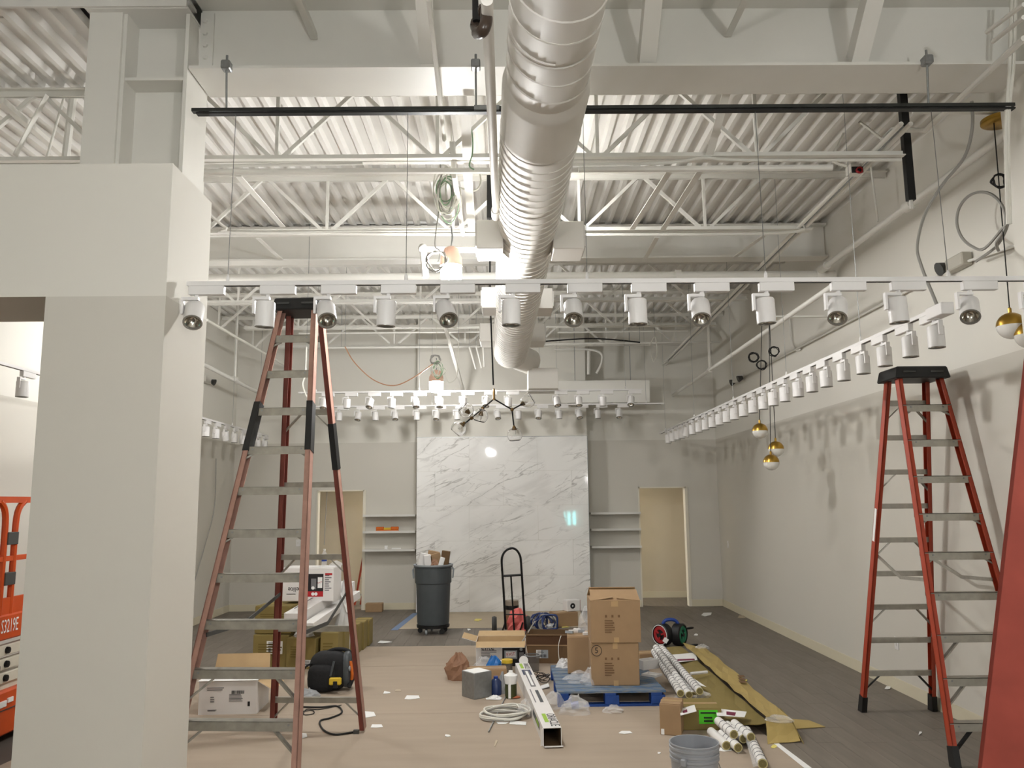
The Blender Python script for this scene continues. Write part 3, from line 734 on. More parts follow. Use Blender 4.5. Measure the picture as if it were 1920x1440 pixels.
# ------------------------------------------------------------------ track lighting
TZ = 3.04
def make_head():
    o = thing('track_head', '', 'track light', (0, 0, 0))
    M().box((-0.03, -0.018, -0.05), (0.16, 0.018, 0.0), TRKW).build('adapter', o, bevel=0.003)
    M().box((0.12, -0.01, 0.0), (0.15, 0.01, 0.012), DARKG).build('contact', o)
    m = M(); m.lathe([(0.012, -0.062), (0.012, -0.05)], TRKW, (0.01, 0, 0), 10)
    m.box((-0.068, -0.014, -0.078), (0.022, 0.014, -0.062), TRKW); m.box((-0.068, -0.014, -0.155), (-0.056, 0.014, -0.078), TRKW)
    m.build('bracket', o)
    b = M().lathe([(0.001, 0.065), (0.047, 0.065), (0.051, 0.058), (0.051, -0.07), (0.044, -0.07), (0.044, -0.062)], TRKW, (0, 0, -0.155), 20).build('lamp_body', o, org=(0, 0, -0.155), smooth=True)
    M().lathe([(0.044, -0.0695), (0.051, -0.0705), (0.051, -0.074), (0.043, -0.074), (0.041, -0.064)], RIMG, (0, 0, -0.155), 20).build('lens_rim', b, smooth=True)
    M().lathe([(0.041, -0.064), (0.03, -0.045), (0.014, -0.03), (0.001, -0.028)], REFL, (0, 0, -0.155), 16).build('reflector', b, smooth=True)
    return o
HEAD = make_head(); head_used = False
def head(p, rz, tilt, lab, group):
    """tilt: (rotation about x, about y) of the lamp body in degrees"""
    global head_used
    o = copy_tree(HEAD) if head_used else HEAD
    head_used = True
    o.location = V(p); o.rotation_euler = (0, 0, math.radians(rz)); tag(o, lab, 'track light', group)
    for c in o.children:
        if c.name.startswith('lamp_body'): c.rotation_euler = (math.radians(tilt[0]), math.radians(tilt[1]), 0)
def track(a, b, lab, cables=(), wd=0.036, hook=None):
    a, b = V(a), V(b)
    o = thing('lighting_track', lab, 'lighting track', (a + b) / 2)
    d = (b - a).normalized()
    M().bar(a + V((0, 0, 0.012)), b + V((0, 0, 0.012)), wd, 0.024, TRKW).build('rail', o)
    M().bar(a + V((0, 0, -0.001)) + d * 0.05, b + V((0, 0, -0.001)) - d * 0.05, 0.012, 0.003, DARKG).build('slot', o)
    for t in cables:
        q = a.lerp(b, t)
        M().tube([q + V((0, 0, 0.02)), V((q.x * 1.155, hook[0], hook[1]) if hook else (q.x, q.y, ZD))], 0.0022, GALV, 5).build('suspension_cable', o)
        M().lathe([(0.009, 0.02), (0.009, 0.05), (0.003, 0.065)], TRKW, q, 8).build('cable_gripper', o)
    return o
# near cross track
NY = 4.28
na, nb = PY(352, 537, NY), PY(1990, 526.5, NY); nz = (na.z + nb.z) / 2
track(na, nb, 'white lighting track crossing the picture nearest the camera', (0.045, 0.248, 0.455, 0.66, 0.87), hook=(4.97, s0.z - 0.03))
nx = [358, 491, 605, 717, 828, 950, 1066, 1186, 1304, 1425, 1560, 1672, 1806, 1925]
tl = [(-38, -12), (4, 3), (-42, -18), (3, 2), (-40, -20), (0, 0), (-40, 3), (0, 0), (-36, 8), (0, -2), (-34, 22), (0, -3), (-36, 24), (-10, 0)]
for i, px in enumerate(nx):
    p = PY(px + 8, 540, NY); t = (p.x - na.x) / (nb.x - na.x)
    head((p.x, NY, na.z + (nb.z - na.z) * t), 0, tl[i], 'white track head on the nearest cross track, %s from the left' % ORD[i], 'track heads on the nearest cross track')
# right wall track
ra, rb = V((2.74, 4.98, TZ)), V((2.74, 14.25, TZ - 0.02))
o = track(ra, rb, 'long white lighting track running along the right wall', (0.12, 0.3, 0.5, 0.72, 0.95))
M().box((2.70, 4.86, TZ - 0.045), (2.78, 5.05, TZ + 0.03), TRKW).build('feed_box', o, bevel=0.004)
hx = [1750, 1700, 1651, 1610, 1573, 1540, 1513, 1487, 1462, 1440, 1421, 1402, 1384, 1367, 1353, 1339, 1326, 1313, 1301, 1289, 1278, 1269, 1261, 1252, 1244]
for i, px in enumerate(hx):
    p = PX(px, 640, 2.72)
    head((2.74, min(p.y, 14.2), TZ), 90, (0, 0) if i != 20 else (14, -10), 'white track head on the right wall track, %s from the camera' % ORD[i], 'track heads on the right wall track')
# left wall track
la, lb = V((-4.18, 5.2, TZ)), V((-4.18, 14.2, TZ))
track(la, lb, 'long white lighting track running along the left wall', (0.3, 0.66, 0.8, 0.95))
ys = [6.45, 6.98]
y = 11.15; 
for px in (385, 402, 421, 439, 456, 470, 484, 497, 509, 519): ys.append(max(PX(px, 815, -4.18).y, 0) if False else None)
ys = [6.45, 6.98]
for px in (383, 402, 420, 437, 453, 467, 481, 494, 506, 517):
    ys.append(PX(px, 815, -4.2).y)
for i, y in enumerate(ys):
    head((-4.18, min(y, 14.1), TZ), 90, (0, 0) if i % 4 else (0, -16), ('white track head on the left wall track, %s, seen through the opening under the header' % ('nearer' if i == 0 else 'farther')) if i < 2 else 'white track head on the left wall track, %s from the boxed column' % ORD[i - 2], 'track heads on the left wall track')
# two cross tracks at the back
def back_track(Y, xs, y_px, x_px, lab, grp, labh, tilts):
    a, b = PY(x_px[0], y_px, Y), PY(x_px[1], y_px - 4, Y); TZ = b.z = a.z = (a.z + b.z) / 2
    track(a, b, lab, (0.05, 0.35, 0.7, 0.95))
    for i, px in enumerate(xs):
        p = PY(px + 4, y_px, Y)
        head((p.x, Y, TZ), 0, tilts[i % len(tilts)], labh % ORD[i], grp)
TB = [(-20, 0), (0, 0), (-28, 8), (0, 3), (-24, -8)]
back_track(11.95, [603, 647, 690, 731, 775.6, 820.7, 865.5, 908, 949.6, 1040, 1081, 1126, 1178.5], 737, (560, 1205), 'white lighting track crossing the back, higher of two', 'track heads on the higher back track', 'white track head on the higher back cross track, %s from the left', TB)
back_track(13.5, [632, 668, 700, 737, 777.7, 814.7, 853, 929, 968, 1006, 1044, 1081.6, 1117, 1157], 763, (575, 1245), 'white lighting track crossing the back, lower of two', 'track heads on the lower back track', 'white track head on the lower back cross track, %s from the left', [(0, 0), (-22, 6), (0, -3), (-26, -6)])

# ------------------------------------------------------------------ pendants
def canopy(c, r, lab):
    o = thing('pendant_canopy', lab, 'canopy', c)
    M().lathe([(0.001, -0.02), (r * 0.9, -0.02), (r, -0.012), (r, 0.012), (0.001, 0.012)], GOLD, c, 24).build('plate', o, smooth=True)
    return o
def coil(c, r, n, m, wr, nx_=1, seed=1, flat=0.5):
    rn = random.Random(seed); pts = []
    for k in range(n * 8):
        a = 2 * PI * k / 8; rr = r * (0.75 + 0.35 * rn.random())
        pts.append(V(c) + V((rr * math.cos(a), flat * r * (rn.random() - 0.5), rr * math.sin(a) * (0.8 + 0.2 * rn.random()))))
    return M().tube(spline(pts, 3), wr, m, 5)
def pendant(c, r, top, ck, lab, grp, seed):
    o = thing('pendant_globe', lab, 'pendant light', c, grp)
    M().sphere(c, r, GOLD, 24, 8, 0.0, 0.5).build('brass_dome', o, smooth=True)
    M().sphere(c, r * 0.985, MILK, 24, 8, 0.5, 1.0).build('glass_bowl', o, smooth=True)
    M().lathe([(0.012, r), (0.012, r + 0.03), (0.004, r + 0.04)], GOLD, c, 10).build('cap', o)
    t = V((c[0], c[1], top)) if not isinstance(top, V) else top
    M().tube([V(c) + V((0, 0, r + 0.03)), t], 0.004, CORD, 6).build('cord', o)
    if ck: coil(ck, 0.06, 6, CORD, 0.004, seed=seed).build('cord_coil', o)
PYm = 9.0
cc = PY(1441, 599, PYm)
cn = canopy(cc, 0.09, 'small brass canopy holding the middle pendant cluster'); c0 = M().bar(cc + V((0.0, 0, 0.03)), V((XR, PYm, cc.z + 0.03)), 0.04, 0.02, WHITE).build('support_strut', cn)
for k, (px, py, dx, cx, cyy, lab) in enumerate(((1425, 808, -0.09, 1413, 670, 'brass and milk glass globe pendant in the middle cluster, highest of three'), (1455, 842, 0.02, 1428, 684, 'brass and milk glass globe pendant in the middle cluster, middle one of three'), (1446, 867, -0.03, 1452, 659, 'brass and milk glass globe pendant in the middle cluster, lowest of three'))):
    c = PY(px, py, PYm + (0.1, 0.0, -0.06)[k])
    pendant(c, 0.088, V((cc.x + dx * 0.5, c.y, cc.z - 0.02)), PY(cx, cyy, c.y), lab, 'globe pendants by the right wall', k)
PYn = 5.5
cc = PY(1876, 226, PYn); canopy(cc, 0.13, 'large brass canopy high on the right holding the near pendants')
o = tag(M().bar(PY(1712, 208, PYn), PY(1884, 209, PYn), 0.04, 0.03, WHITE).build('slotted_strut', org=PY(1800, 208, PYn)), 'white slotted strut above the large brass canopy', 'strut')
c = PY(1896, 611, PYn); pendant(c, 0.094, V((cc.x - 0.05, PYn, cc.z - 0.02)), PY(1876, 340, PYn), 'brass and milk glass globe pendant at the right edge, fully in view', 'globe pendants by the right wall', 11)
c = PY(1930, 628, PYn - 0.08); pendant(c, 0.094, V((cc.x + 0.08, PYn - 0.08, cc.z - 0.02)), PY(1897, 338, PYn), 'brass and milk glass globe pendant cut off by the right edge', 'globe pendants by the right wall', 12)

# ------------------------------------------------------------------ branching chandelier
CHY = 9.12
hub = PY(926, 745, CHY)
ch = thing('branch_chandelier', 'branching brass and black chandelier with clear glass globes', 'chandelier', hub)
BRASSD = mat('aged_brass', (104, 82, 50), 0.35, 0.8)
M().tube([PY(919, 560, CHY) + V((0, 0, 0.95)), PY(919, 560, CHY), PY(925, 722, CHY)], 0.009, BLACKM, 8).build('stem', ch)
M().lathe([(0.012, 0.1), (0.016, 0.06), (0.014, 0.0), (0.02, -0.03)], BRASSD, hub, 10).build('hub', ch, smooth=True)
def arm(pts, nm='arm'): M().tube([PY(a, b, CHY + y) for a, b, y in pts], 0.0085, BLACKM, 8).build(nm, ch)
arm([(926, 748, 0), (905, 766, -0.05)]); arm([(905, 766, -0.05), (880, 787, -0.1)]); arm([(880, 787, -0.1), (868, 797, -0.12)])
arm([(926, 748, 0), (960, 768, 0.05)]); arm([(960, 768, 0.05), (982, 756, 0.12)]); arm([(960, 768, 0.05), (964, 803, 0.05)])
for px, py, y in ((905, 766, -0.05), (960, 768, 0.05), (884, 784, -0.1)):
    M().sphere(PY(px, py, CHY + y), 0.022, BRASSD, 10, 6).build('joint', ch, smooth=True)
for gx, gy, y, sx, sy in ((860, 804, -0.14, 868, 795), (965, 816, 0.05, 964, 803), (990, 751, 0.14, 980, 757), (874, 769, -0.2, 877, 772), (901, 780, -0.12, 902, 776)):
    g = PY(gx, gy, CHY + y); s_ = PY(sx, sy, CHY + y); d = (g - s_).normalized()
    q = V((0, 0, 1)).rotation_difference(d).to_matrix()
    so = M().lathe([(0.012, -0.03), (0.026, 0.0), (0.03, 0.02), (0.02, 0.022)], BRASSD, s_, 12, q).build('socket', ch, smooth=True)
    M().lathe([(0.001, 0.02), (0.012, 0.025), (0.02, 0.05), (0.012, 0.07), (0.001, 0.075)], MILK, s_, 10, q).build('bulb', ch, smooth=True)
    n = 12; prof = [(0.086 * math.sin(PI * (0.13 + 0.62 * k / n)), -0.086 * math.cos(PI * (0.13 + 0.62 * k / n))) for k in range(n + 1)]
    M().lathe(prof, CLEARG, g, 20, q).build('glass_globe', ch, smooth=True, solid=0.003)

# ------------------------------------------------------------------ cables near the lamps
def cable(name, pts, r, m, lab, n=6, cat='cable', k=6, group=None):
    pts = [V(p) for p in pts]
    return tag(M().tube(spline(pts, k), r, m, n).build(name, org=pts[len(pts) // 2], smooth=True), lab, cat, group)
cy0 = 6.5
rn = random.Random(3)
bundle = thing('cable_bundle', 'tangled hanging coil of white and green cable above the near work lamp', 'cable', PY(838, 370, cy0))
for k in range(15):
    cx_, cy_ = 838 + rn.uniform(-7, 7), 365 + rn.uniform(-12, 12); rx, ry = rn.uniform(8, 24), rn.uniform(20, 46)
    pts = [PY(cx_ + rx * math.cos(a), cy_ - ry * math.sin(a) + rn.uniform(-2, 2), cy0 + 0.08 * math.sin(2 * a + k)) for a in [2 * PI * j / 10 for j in range(10)]]
    M().tube(spline(pts, 4, True), 0.006, CABG if k % 4 == 2 else (CABGR if k % 5 == 0 else CABW), 5, True).build('loop', bundle)
M().tube(spline([PY(825, 298, cy0), PY(826, 340, cy0), PY(822, 400, cy0), PY(818, 430, cy0), PY(816, 462, cy0), PY(824, 470, cy0), PY(822, 492, cy0)], 5), 0.006, CABGR, 5).build('tail', bundle)
M().tube(spline([PY(846, 345, cy0), PY(862, 352, cy0), PY(888, 358, cy0), PY(901, 345, cy0), PY(899, 322, cy0)], 5), 0.008, CABW, 6).build('tail', bundle)
M().tube(spline([PY(870, 222, 5.7), PY(884, 244, 5.7), PY(886, 285, 5.7), PY(880, 310, 5.75), PY(889, 318, 5.75)], 5), 0.006, CABG, 6).build('tail', bundle)
coil(PY(818, 488, 6.5), 0.09, 5, CABGR, 0.006, seed=21).build('dark_coil', bundle)
b2 = thing('cable_bundle', 'tangled cable coil just above the far work lamp', 'cable', PY(820, 690, 10.9))
for k in range(6):
    cx_, cy_ = 820 + rn.uniform(-5, 5), 692 + rn.uniform(-6, 6); rx, ry = rn.uniform(6, 13), rn.uniform(8, 16)
    pts = [PY(cx_ + rx * math.cos(a), cy_ - ry * math.sin(a), 10.9 + 0.05 * math.sin(2 * a + k)) for a in [2 * PI * j / 8 for j in range(8)]]
    M().tube(spline(pts, 4, True), 0.006, CABG if k % 3 == 1 else CABW, 5, True).build('loop', b2)
coil(PY(816, 674, 10.9), 0.07, 4, CABGR, 0.006, seed=5).build('dark_coil', b2)
hang(cable('power_cord', [PY(647, 650, 10.9), PY(665, 680, 10.9), PY(700, 712, 10.9), PY(738, 723, 10.9), PY(775, 708, 10.9), PY(812, 682, 10.9)], 0.008, CABO, 'thin orange cord swagging across to the far work lamp'), PY(647, 650, 10.9))
hang(cable('white_cable', [PY(833, 695, 10.9), PY(840, 716, 10.9), PY(852, 712, 10.9), PY(858, 695, 10.9), PY(860, 640, 11.0)], 0.008, CABW, 'white cable loop right of the far work lamp'), PY(860, 640, 11.0))
hang(cable('white_cable', [PY(575, 650, 9.0), PY(573, 700, 9.0), PY(568, 722, 9.0), PY(578, 748, 9.0), PY(590, 758, 9.0)], 0.008, CABW, 'white cable drooping behind the tall ladder'), PY(575, 650, 9.0))
hang(cable('black_cable', [PY(1022, 640, 12.8), PY(1100, 635, 12.8), PY(1150, 637, 12.8), PY(1200, 642, 12.8)], 0.012, CORD, 'black cable along the pipe high at the back right'), PY(1022, 640, 12.8), PY(1200, 642, 12.8))
hang(cable('white_cable', [PY(1218, 648, 12.5), PY(1228, 632, 12.5), PY(1232, 660, 12.5), PY(1226, 678, 12.5), PY(1220, 660, 12.5)], 0.009, CABW, 'white cable loop hanging at the far end of the right conduits'), PY(1228, 632, 12.5))
# flexible conduit on the right
cable('flexible_conduit', [PX(1822, 190, 3.3), PX(1823, 240, 3.3), PX(1808, 295, 3.3), PX(1768, 345, 3.25), PX(1735, 400, 3.15), PX(1720, 460, 3.0), PX(1728, 500, 2.9), PX(1752, 560, 2.76), PX(1759, 578, 2.74)], 0.011, CABGR, 'grey flexible conduit dropping to the right wall track feed')
pts = [PX(1838 + 42 * math.cos(a), 412 + 52 * math.sin(a), 3.6 + 0.02 * math.sin(a)) for a in [2 * PI * j / 14 for j in range(14)]]
cable('flexible_conduit', [PX(1872, 470, 3.6)] + [PX(1840 + 46 * math.cos(a), 413 + 53 * math.sin(a), 3.55) for a in [0.9 - 2 * PI * j / 12 for j in range(12)]] + [PX(1888, 420, 3.55), PX(1870, 460, 3.62), PX(1830, 490, 3.75)], 0.011, CABGR, 'grey flexible conduit loop on the upper right wall')
for i, (x0, x1) in enumerate(((1893, 1886), (1900, 1890))):
    cable('white_cable', [PY(x0 + 4, 0, 4.9), PY(x0, 120, 4.9), PY(x1, 240, 5.0), PY(x1 + 4, 420, 5.1)], 0.012, CABW, 'white cable hanging down the right pilaster edge, %s one' % ('left' if i == 0 else 'right'))
cable('white_conduit_loop', [PX(1655, 262, 2.95), PX(1600, 225, 3.2), PX(1575, 265, 3.0), PX(1562, 300, 2.9), PX(1590, 312, 2.9)], 0.012, CABW, 'white flexible loop entering the open junction box')
o = thing('junction_box', 'open junction box with dark and red wires on the right conduits', 'junction box', PX(1602, 319, 2.86))
c = PX(1602, 319, 2.86)
M().cbox(c, (0.1, 0.1, 0.07), WHITE).build('box', o); M().cbox(c + V((0, -0.055, -0.02)), (0.09, 0.01, 0.05), BLACK).build('opening', o)
coil(c + V((0.01, -0.07, -0.03)), 0.025, 3, REDW, 0.006, seed=8).build('wires', o)
# emergency light and light box on the right wall
o = thing('emergency_light', 'small grey twin head emergency light on the right wall', 'emergency light', PX(1384, 710, 3.79))
c = PX(1384, 710, 3.76); M().cbox(c, (0.1, 0.3, 0.1), WHITE).build('housing', o, bevel=0.01)
for d in (-0.22, 0.2): M().lathe([(0.03, -0.05), (0.055, 0.03), (0.001, 0.03)], DARKG, c + V((-0.04, d, -0.03)), 12, RY(-110)).build('lamp_head', o, smooth=True)
o = thing('emergency_light', 'grey rectangular emergency light high on the right wall, nearer the camera', 'emergency light', PX(1797, 492, 3.8))
c = PX(1797, 492, 3.78); M().cbox(c, (0.09, 0.26, 0.11), mat('beige_plastic', (186, 182, 170), 0.5)).build('housing', o, bevel=0.01)
M().lathe([(0.03, -0.05), (0.06, 0.04), (0.001, 0.045)], DARKG, PX(1768, 502, 3.74), 12, RY(-110)).build('lamp_head', o, smooth=True)
# same kind of device on the left wall behind the column
o = thing('emergency_light', 'small emergency light on the left wall beside the boxed column', 'emergency light', PX(388, 712, XL + 0.06))
c = PX(388, 712, XL + 0.06); M().cbox(c, (0.08, 0.3, 0.1), WHITE).build('housing', o); M().lathe([(0.03, -0.05), (0.055, 0.03), (0.001, 0.03)], DARKG, c + V((0.06, 0.12, -0.02)), 12, RY(110)).build('lamp_head', o, smooth=True)

# ------------------------------------------------------------------ step ladders
def ladder(name, lab, loc, rz, H, n, rise, fy, ry, tyf, tyr, wf0, wt, wr0, fm, fm2, am, capc, z1=None, rear_every=1, rear_off=0.0, rows=None, tape=None, boots=True, bigbrace=BLACK, label_plate=None, rail=(0.07, 0.032), sp=None):
    o = thing(name, lab, 'ladder', loc); L = V(loc); Rm = RZ(rz)
    def W(x, y, z): return L + Rm @ V((x, y, z))
    ht = H - 0.06; z1 = rise * 0.93 if z1 is None else z1
    def fp(s, z): t = z / ht; return (s * (wf0 * (1 - t) + wt * t) / 2, fy * (1 - t) + tyf * t, z)
    def rp(s, z): t = z / ht; return (s * (wr0 * (1 - t) + wt * 0.96 * t) / 2, ry * (1 - t) + tyr * t, z)
    yx = Rm @ V((0, 1, 0)); xx = Rm @ V((1, 0, 0))
    for nm, f, back in (('front_rail', fp, 1), ('rear_rail', rp, -1)):
        for s in (-1, 1):
            a, b = W(*f(s, 0.03)), W(*f(s, ht)); m = M(); web, fl = rail
            d = (b - a).normalized(); nrm = (Rm @ V((s, 0, 0)))
            # channel: web facing outward, flanges pointing inward
            inn = -nrm; dep = d.cross(inn).normalized()
            t = 0.007
            fmb = fm2 if nm == 'front_rail' else fm
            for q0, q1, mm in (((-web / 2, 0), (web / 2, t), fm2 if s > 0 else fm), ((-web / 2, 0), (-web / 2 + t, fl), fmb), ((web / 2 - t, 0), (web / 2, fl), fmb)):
                pp = []
                for e in (a, b):
                    for i, j in ((q0[0], q0[1]), (q1[0], q0[1]), (q1[0], q1[1]), (q0[0], q1[1])): pp.append(e + dep * i + inn * j)
                m.hexa(pp, mm)
            r = m.build(nm, o)
            if tape and nm == 'front_rail' or tape and s > 0:
                z0_, z1_ = tape if nm == 'front_rail' else (tape[0] - 0.1, tape[1] - 0.1)
                a2, b2 = W(*f(s, z0_)), W(*f(s, z1_)); m = M(); tt = 0.004
                pp = []
                for e in (a2, b2):
                    for i, j in ((-web / 2 - tt, -tt), (web / 2 + tt, -tt), (web / 2 + tt, fl + tt), (-web / 2 - tt, fl + tt)): pp.append(e + dep * i + inn * j)
                m.hexa(pp, BLACK).build('black_tape', r, label='black tape wrapped round the rail')
            if boots:
                m = M(); e0, e1 = W(*f(s, 0.0)), W(*f(s, 0.14)); pp = []
                for e, k in ((e0, 1.25), (e1, 1.05)):
                    for i, j in ((-web / 2 * k, -0.006), (web / 2 * k, -0.006), (web / 2 * k, fl + 0.008), (-web / 2 * k, fl + 0.008)): pp.append(e + dep * i + inn * j)
                for q in pp[:4]: q.z = 0.001
                m.hexa(pp, BLACK).build('foot', o)
    for k in range(n):
        z = z1 + rise * k; a, b = fp(-1, z), fp(1, z)
        if rise * k + z1 > H - 0.15: break
        m = M(); ya = a[1] + 0.012
        m.box((a[0] + 0.004, ya - 0.05, z - 0.004), (b[0] - 0.004, ya + 0.035, z), am)
        m.box((a[0] + 0.004, ya - 0.05, z - 0.058), (b[0] - 0.004, ya - 0.047, z), am)
        m.box((a[0] + 0.004, ya + 0.032, z - 0.03), (b[0] - 0.004, ya + 0.035, z), am)
        m.v = [W(*p) for p in m.v]; st_ = m.build('step', o)
        m = M()
        for s in (-1, 1):
            for g in (0.05, 0.1):
                c = W(s * (abs(a[0]) - 0.01 - g * 1.1), ya - 0.051, z - 0.02)
                if g < 0.06: m.cbox(c, (0.012, 0.006, 0.012), GALV)
        m.build('rivet', st_, kind='stuff')
        if k < 3 or k in (n - 1, n - 4, n // 2):
            big = k < 3; w_ = 0.17 if big else 0.07
            for s in (-1, 1):
                p0 = W(*(s * (abs(a[0]) - w_), ya - 0.02, z - 0.05)); q = fp(s, z - (0.2 if big else 0.09)); p1 = W(q[0] - s * 0.01, q[1] - 0.005, q[2])
                M().bar(p0, p1, 0.028, 0.012, bigbrace if (k == 0 and bigbrace) else am).build('step_brace', o)
    k = 0; z = z1 + rear_off
    while z < H - 0.2:
        a, b = rp(-1, z), rp(1, z)
        m = M().box((a[0] + 0.004, a[1] - 0.018, z - 0.022), (b[0] - 0.004, a[1] + 0.018, z + 0.022), am); m.v = [W(*p) for p in m.v]; m.build('rear_rung', o)
        if k % 2 == 0:
            for s in (-1, 1):
                p0 = W(s * (abs(a[0]) - 0.14), a[1], z - 0.02); q = rp(s, z - 0.16)
                M().bar(p0, W(q[0] - s * 0.01, q[1], q[2]), 0.025, 0.01, bigbrace if (k == 0 and bigbrace) else am).build('rear_brace', o)
        z += rise * rear_every; k += 1
    zs = sp if sp else z1 + rise * 3.4
    for s in (-1, 1):
        a, b = fp(s, zs), rp(s, zs + 0.12); mid = ((a[0] + b[0]) / 2 - s * 0.02, (a[1] + b[1]) / 2, zs - 0.02)
        M().bar(W(a[0] - s * 0.04, a[1] + 0.02, a[2]), W(*mid), 0.006, 0.028, DARKG if fm is FIBO else ALU).build('spreader', o); M().bar(W(*mid), W(b[0] - s * 0.04, b[1] - 0.02, b[2]), 0.006, 0.028, DARKG if fm is FIBO else ALU).build('spreader', o)
    # cap
    w2 = wt / 2 + 0.045; y0, y1 = tyf - 0.09, tyr + 0.08
    m = M(); lo = [(-w2, y0, H - 0.1), (w2, y0, H - 0.1), (w2, y1, H - 0.1), (-w2, y1, H - 0.1)]; hi = [(-w2 + 0.02, y0 + 0.015, H), (w2 - 0.02, y0 + 0.015, H), (w2 - 0.02, y1 - 0.015, H), (-w2 + 0.02, y1 - 0.015, H)]
    m.hexa([W(*p) for p in lo + hi], capc); cp_ = m.build('top_cap', o, bevel=0.01)
    for k in (-1, 1):
        m = M().box((k * w2 * 0.5 - 0.05, y0 - 0.004, H - 0.055), (k * w2 * 0.5 + 0.05, y0 + 0.02, H - 0.04), DARKG); m.v = [W(*p) for p in m.v]; m.build('tool_slot', cp_)
    if label_plate:
        for f, s, za, zb in label_plate:
            ff = fp if f == 'f' else rp
            a, b = V(ff(s, za)), V(ff(s, zb))
            off = V((s * 0.003, 0, 0))
            M().bar(W(*(a + off)), W(*(b + off)), 0.003, 0.04, WPAPER, up=(0, 1, 0)).build('sticker', o)
    return o
ladder('step_ladder', 'tall worn red-brown stepladder on the left with aluminium steps and black taped rails', (-1.625, 6.35, 0), -4.0, 3.48, 11, 0.2935, -1.15, 0.72, -0.06, 0.10, 0.88, 0.30, 0.80, FIBO, FIBP, ALUW, BLACK, z1=0.235, rear_every=2, rear_off=0.03, tape=(2.25, 2.62), boots=False, bigbrace=None, sp=1.02, rail=(0.08, 0.038))
ladder('step_ladder', 'orange fiberglass stepladder with black cap standing by the right wall', (3.455, 6.75, 0), 0, 2.95, 9, 0.292, -0.80, 0.74, -0.09, 0.10, 0.70, 0.37, 0.66, FIBR, FIBR, ALU, BLACK, z1=0.29, rear_off=0.05, label_plate=[('r', -1, 1.5, 1.78)], sp=1.25)
# out-of-focus ladder rail at the right edge: a stepladder next to the camera
ladder('step_ladder', 'reddish fiberglass ladder rail very close to the camera at the right edge', (1.397, 1.558, 0), -135, 3.5, 11, 0.292, -0.62, 0.7, 0.0, 0.12, 0.56, 0.39, 0.56, FIBN, FIBN, ALU, BLACK, z1=0.29, rail=(0.085, 0.035))
# closed orange ladder leaning in the left doorway
o = thing('step_ladder', 'folded orange ladder leaning inside the left doorway', 'ladder', (-2.7, 15.3, 0))
for dx in (0, 0.09):
    M().bar((-2.78 + dx, 15.25 + dx, 0.02), (-2.55 + dx * 1.5, 15.3 + dx, 1.5), 0.03, 0.05, FIBR).build('rail', o)
for k in range(4):
    t = 0.12 + k * 0.2; M().bar((-2.78 + 0.23 * t, 15.25, 0.02 + 1.48 * t), (-2.64 + 0.25 * t, 15.34, 0.03 + 1.48 * t), 0.02, 0.03, ALU).build('rung', o)

# ------------------------------------------------------------------ scissor lift (left room)
LX = -4.0
o = thing('scissor_lift', 'orange and white scissor lift parked in the left room behind the boxed column', 'scissor lift', (LX - 0.4, 6.7, 0))
Y0, Y1 = 5.75, 7.55
M().box((LX - 0.76, Y0, 0.07), (LX - 0.01, Y1, 0.42), LIFTO).build('chassis', o, bevel=0.015)
M().box((LX - 0.01, Y0 + 0.05, 0.27), (LX, Y1 - 0.05, 0.275), DARKG).build('door_seam', o)
M().box((LX - 0.01, 6.70, 0.30), (LX + 0.001, 6.79, 0.345), WPAPER).build('warning_label', o); M().box((LX - 0.01, 6.81, 0.32), (LX + 0.001, 6.88, 0.355), WPAPER).build('warning_label', o)
M().box((LX - 0.7, Y0 + 0.02, 0.42), (LX - 0.06, Y1 - 0.02, 0.47), LIFTW).build('chassis_top', o)
for y in (Y0 + 0.3, Y1 - 0.3):
    for x in (LX - 0.70, LX - 0.06): M().lathe([(0.001, -0.05), (0.16, -0.05), (0.165, 0), (0.16, 0.05), (0.001, 0.05)], BLACK, (x, y, 0.165), 20, RY(90)).build('wheel', o, smooth=True)
for k in range(3):
    z = 0.515 + k * 0.108
    for x in (LX - 0.62, LX - 0.09):
        a = M().box((x, Y0 + 0.1, z - 0.042), (x + 0.06, Y1 - 0.1, z + 0.042), LIFTW).build('scissor_arm', o, bevel=0.006)
        for y in (6.1, 6.79, 7.3):
            M().lathe([(0.028, -0.002), (0.026, 0.02), (0.001, 0.024)], BLACKM, (x + 0.06, y, z), 12, RY(90)).build('pivot_pin', a)
M().box((LX - 0.78, Y0 - 0.05, 0.82), (LX, Y1 + 0.05, 1.02), LIFTO).build('platform', o, bevel=0.012)
M().box((LX - 0.76, Y0, 1.02), (LX - 0.72, Y1, 1.16), LIFTO).build('toe_board', o)
M().box((LX - 0.04, Y0, 1.02), (LX - 0.015, Y1, 1.15), LIFTO).build('toe_board', o)
lettering('S3219E', 0.15, WPAPER, frame((LX + 0.003, 6.635, 0.925), (0, 1, 0), (0, 0, 1)) @ Matrix.Diagonal((0.52, 1, 1, 1)), o, 'model_number')
lettering('m', 0.1, INK, frame((LX + 0.0, 6.60, 0.62), (0, 1, 0), (0, 0, 1)), o, 'arm_lettering')
def lp(pts, nm, r=0.02): M().tube(pts, r, LIFTO, 8).build(nm, o, smooth=True)
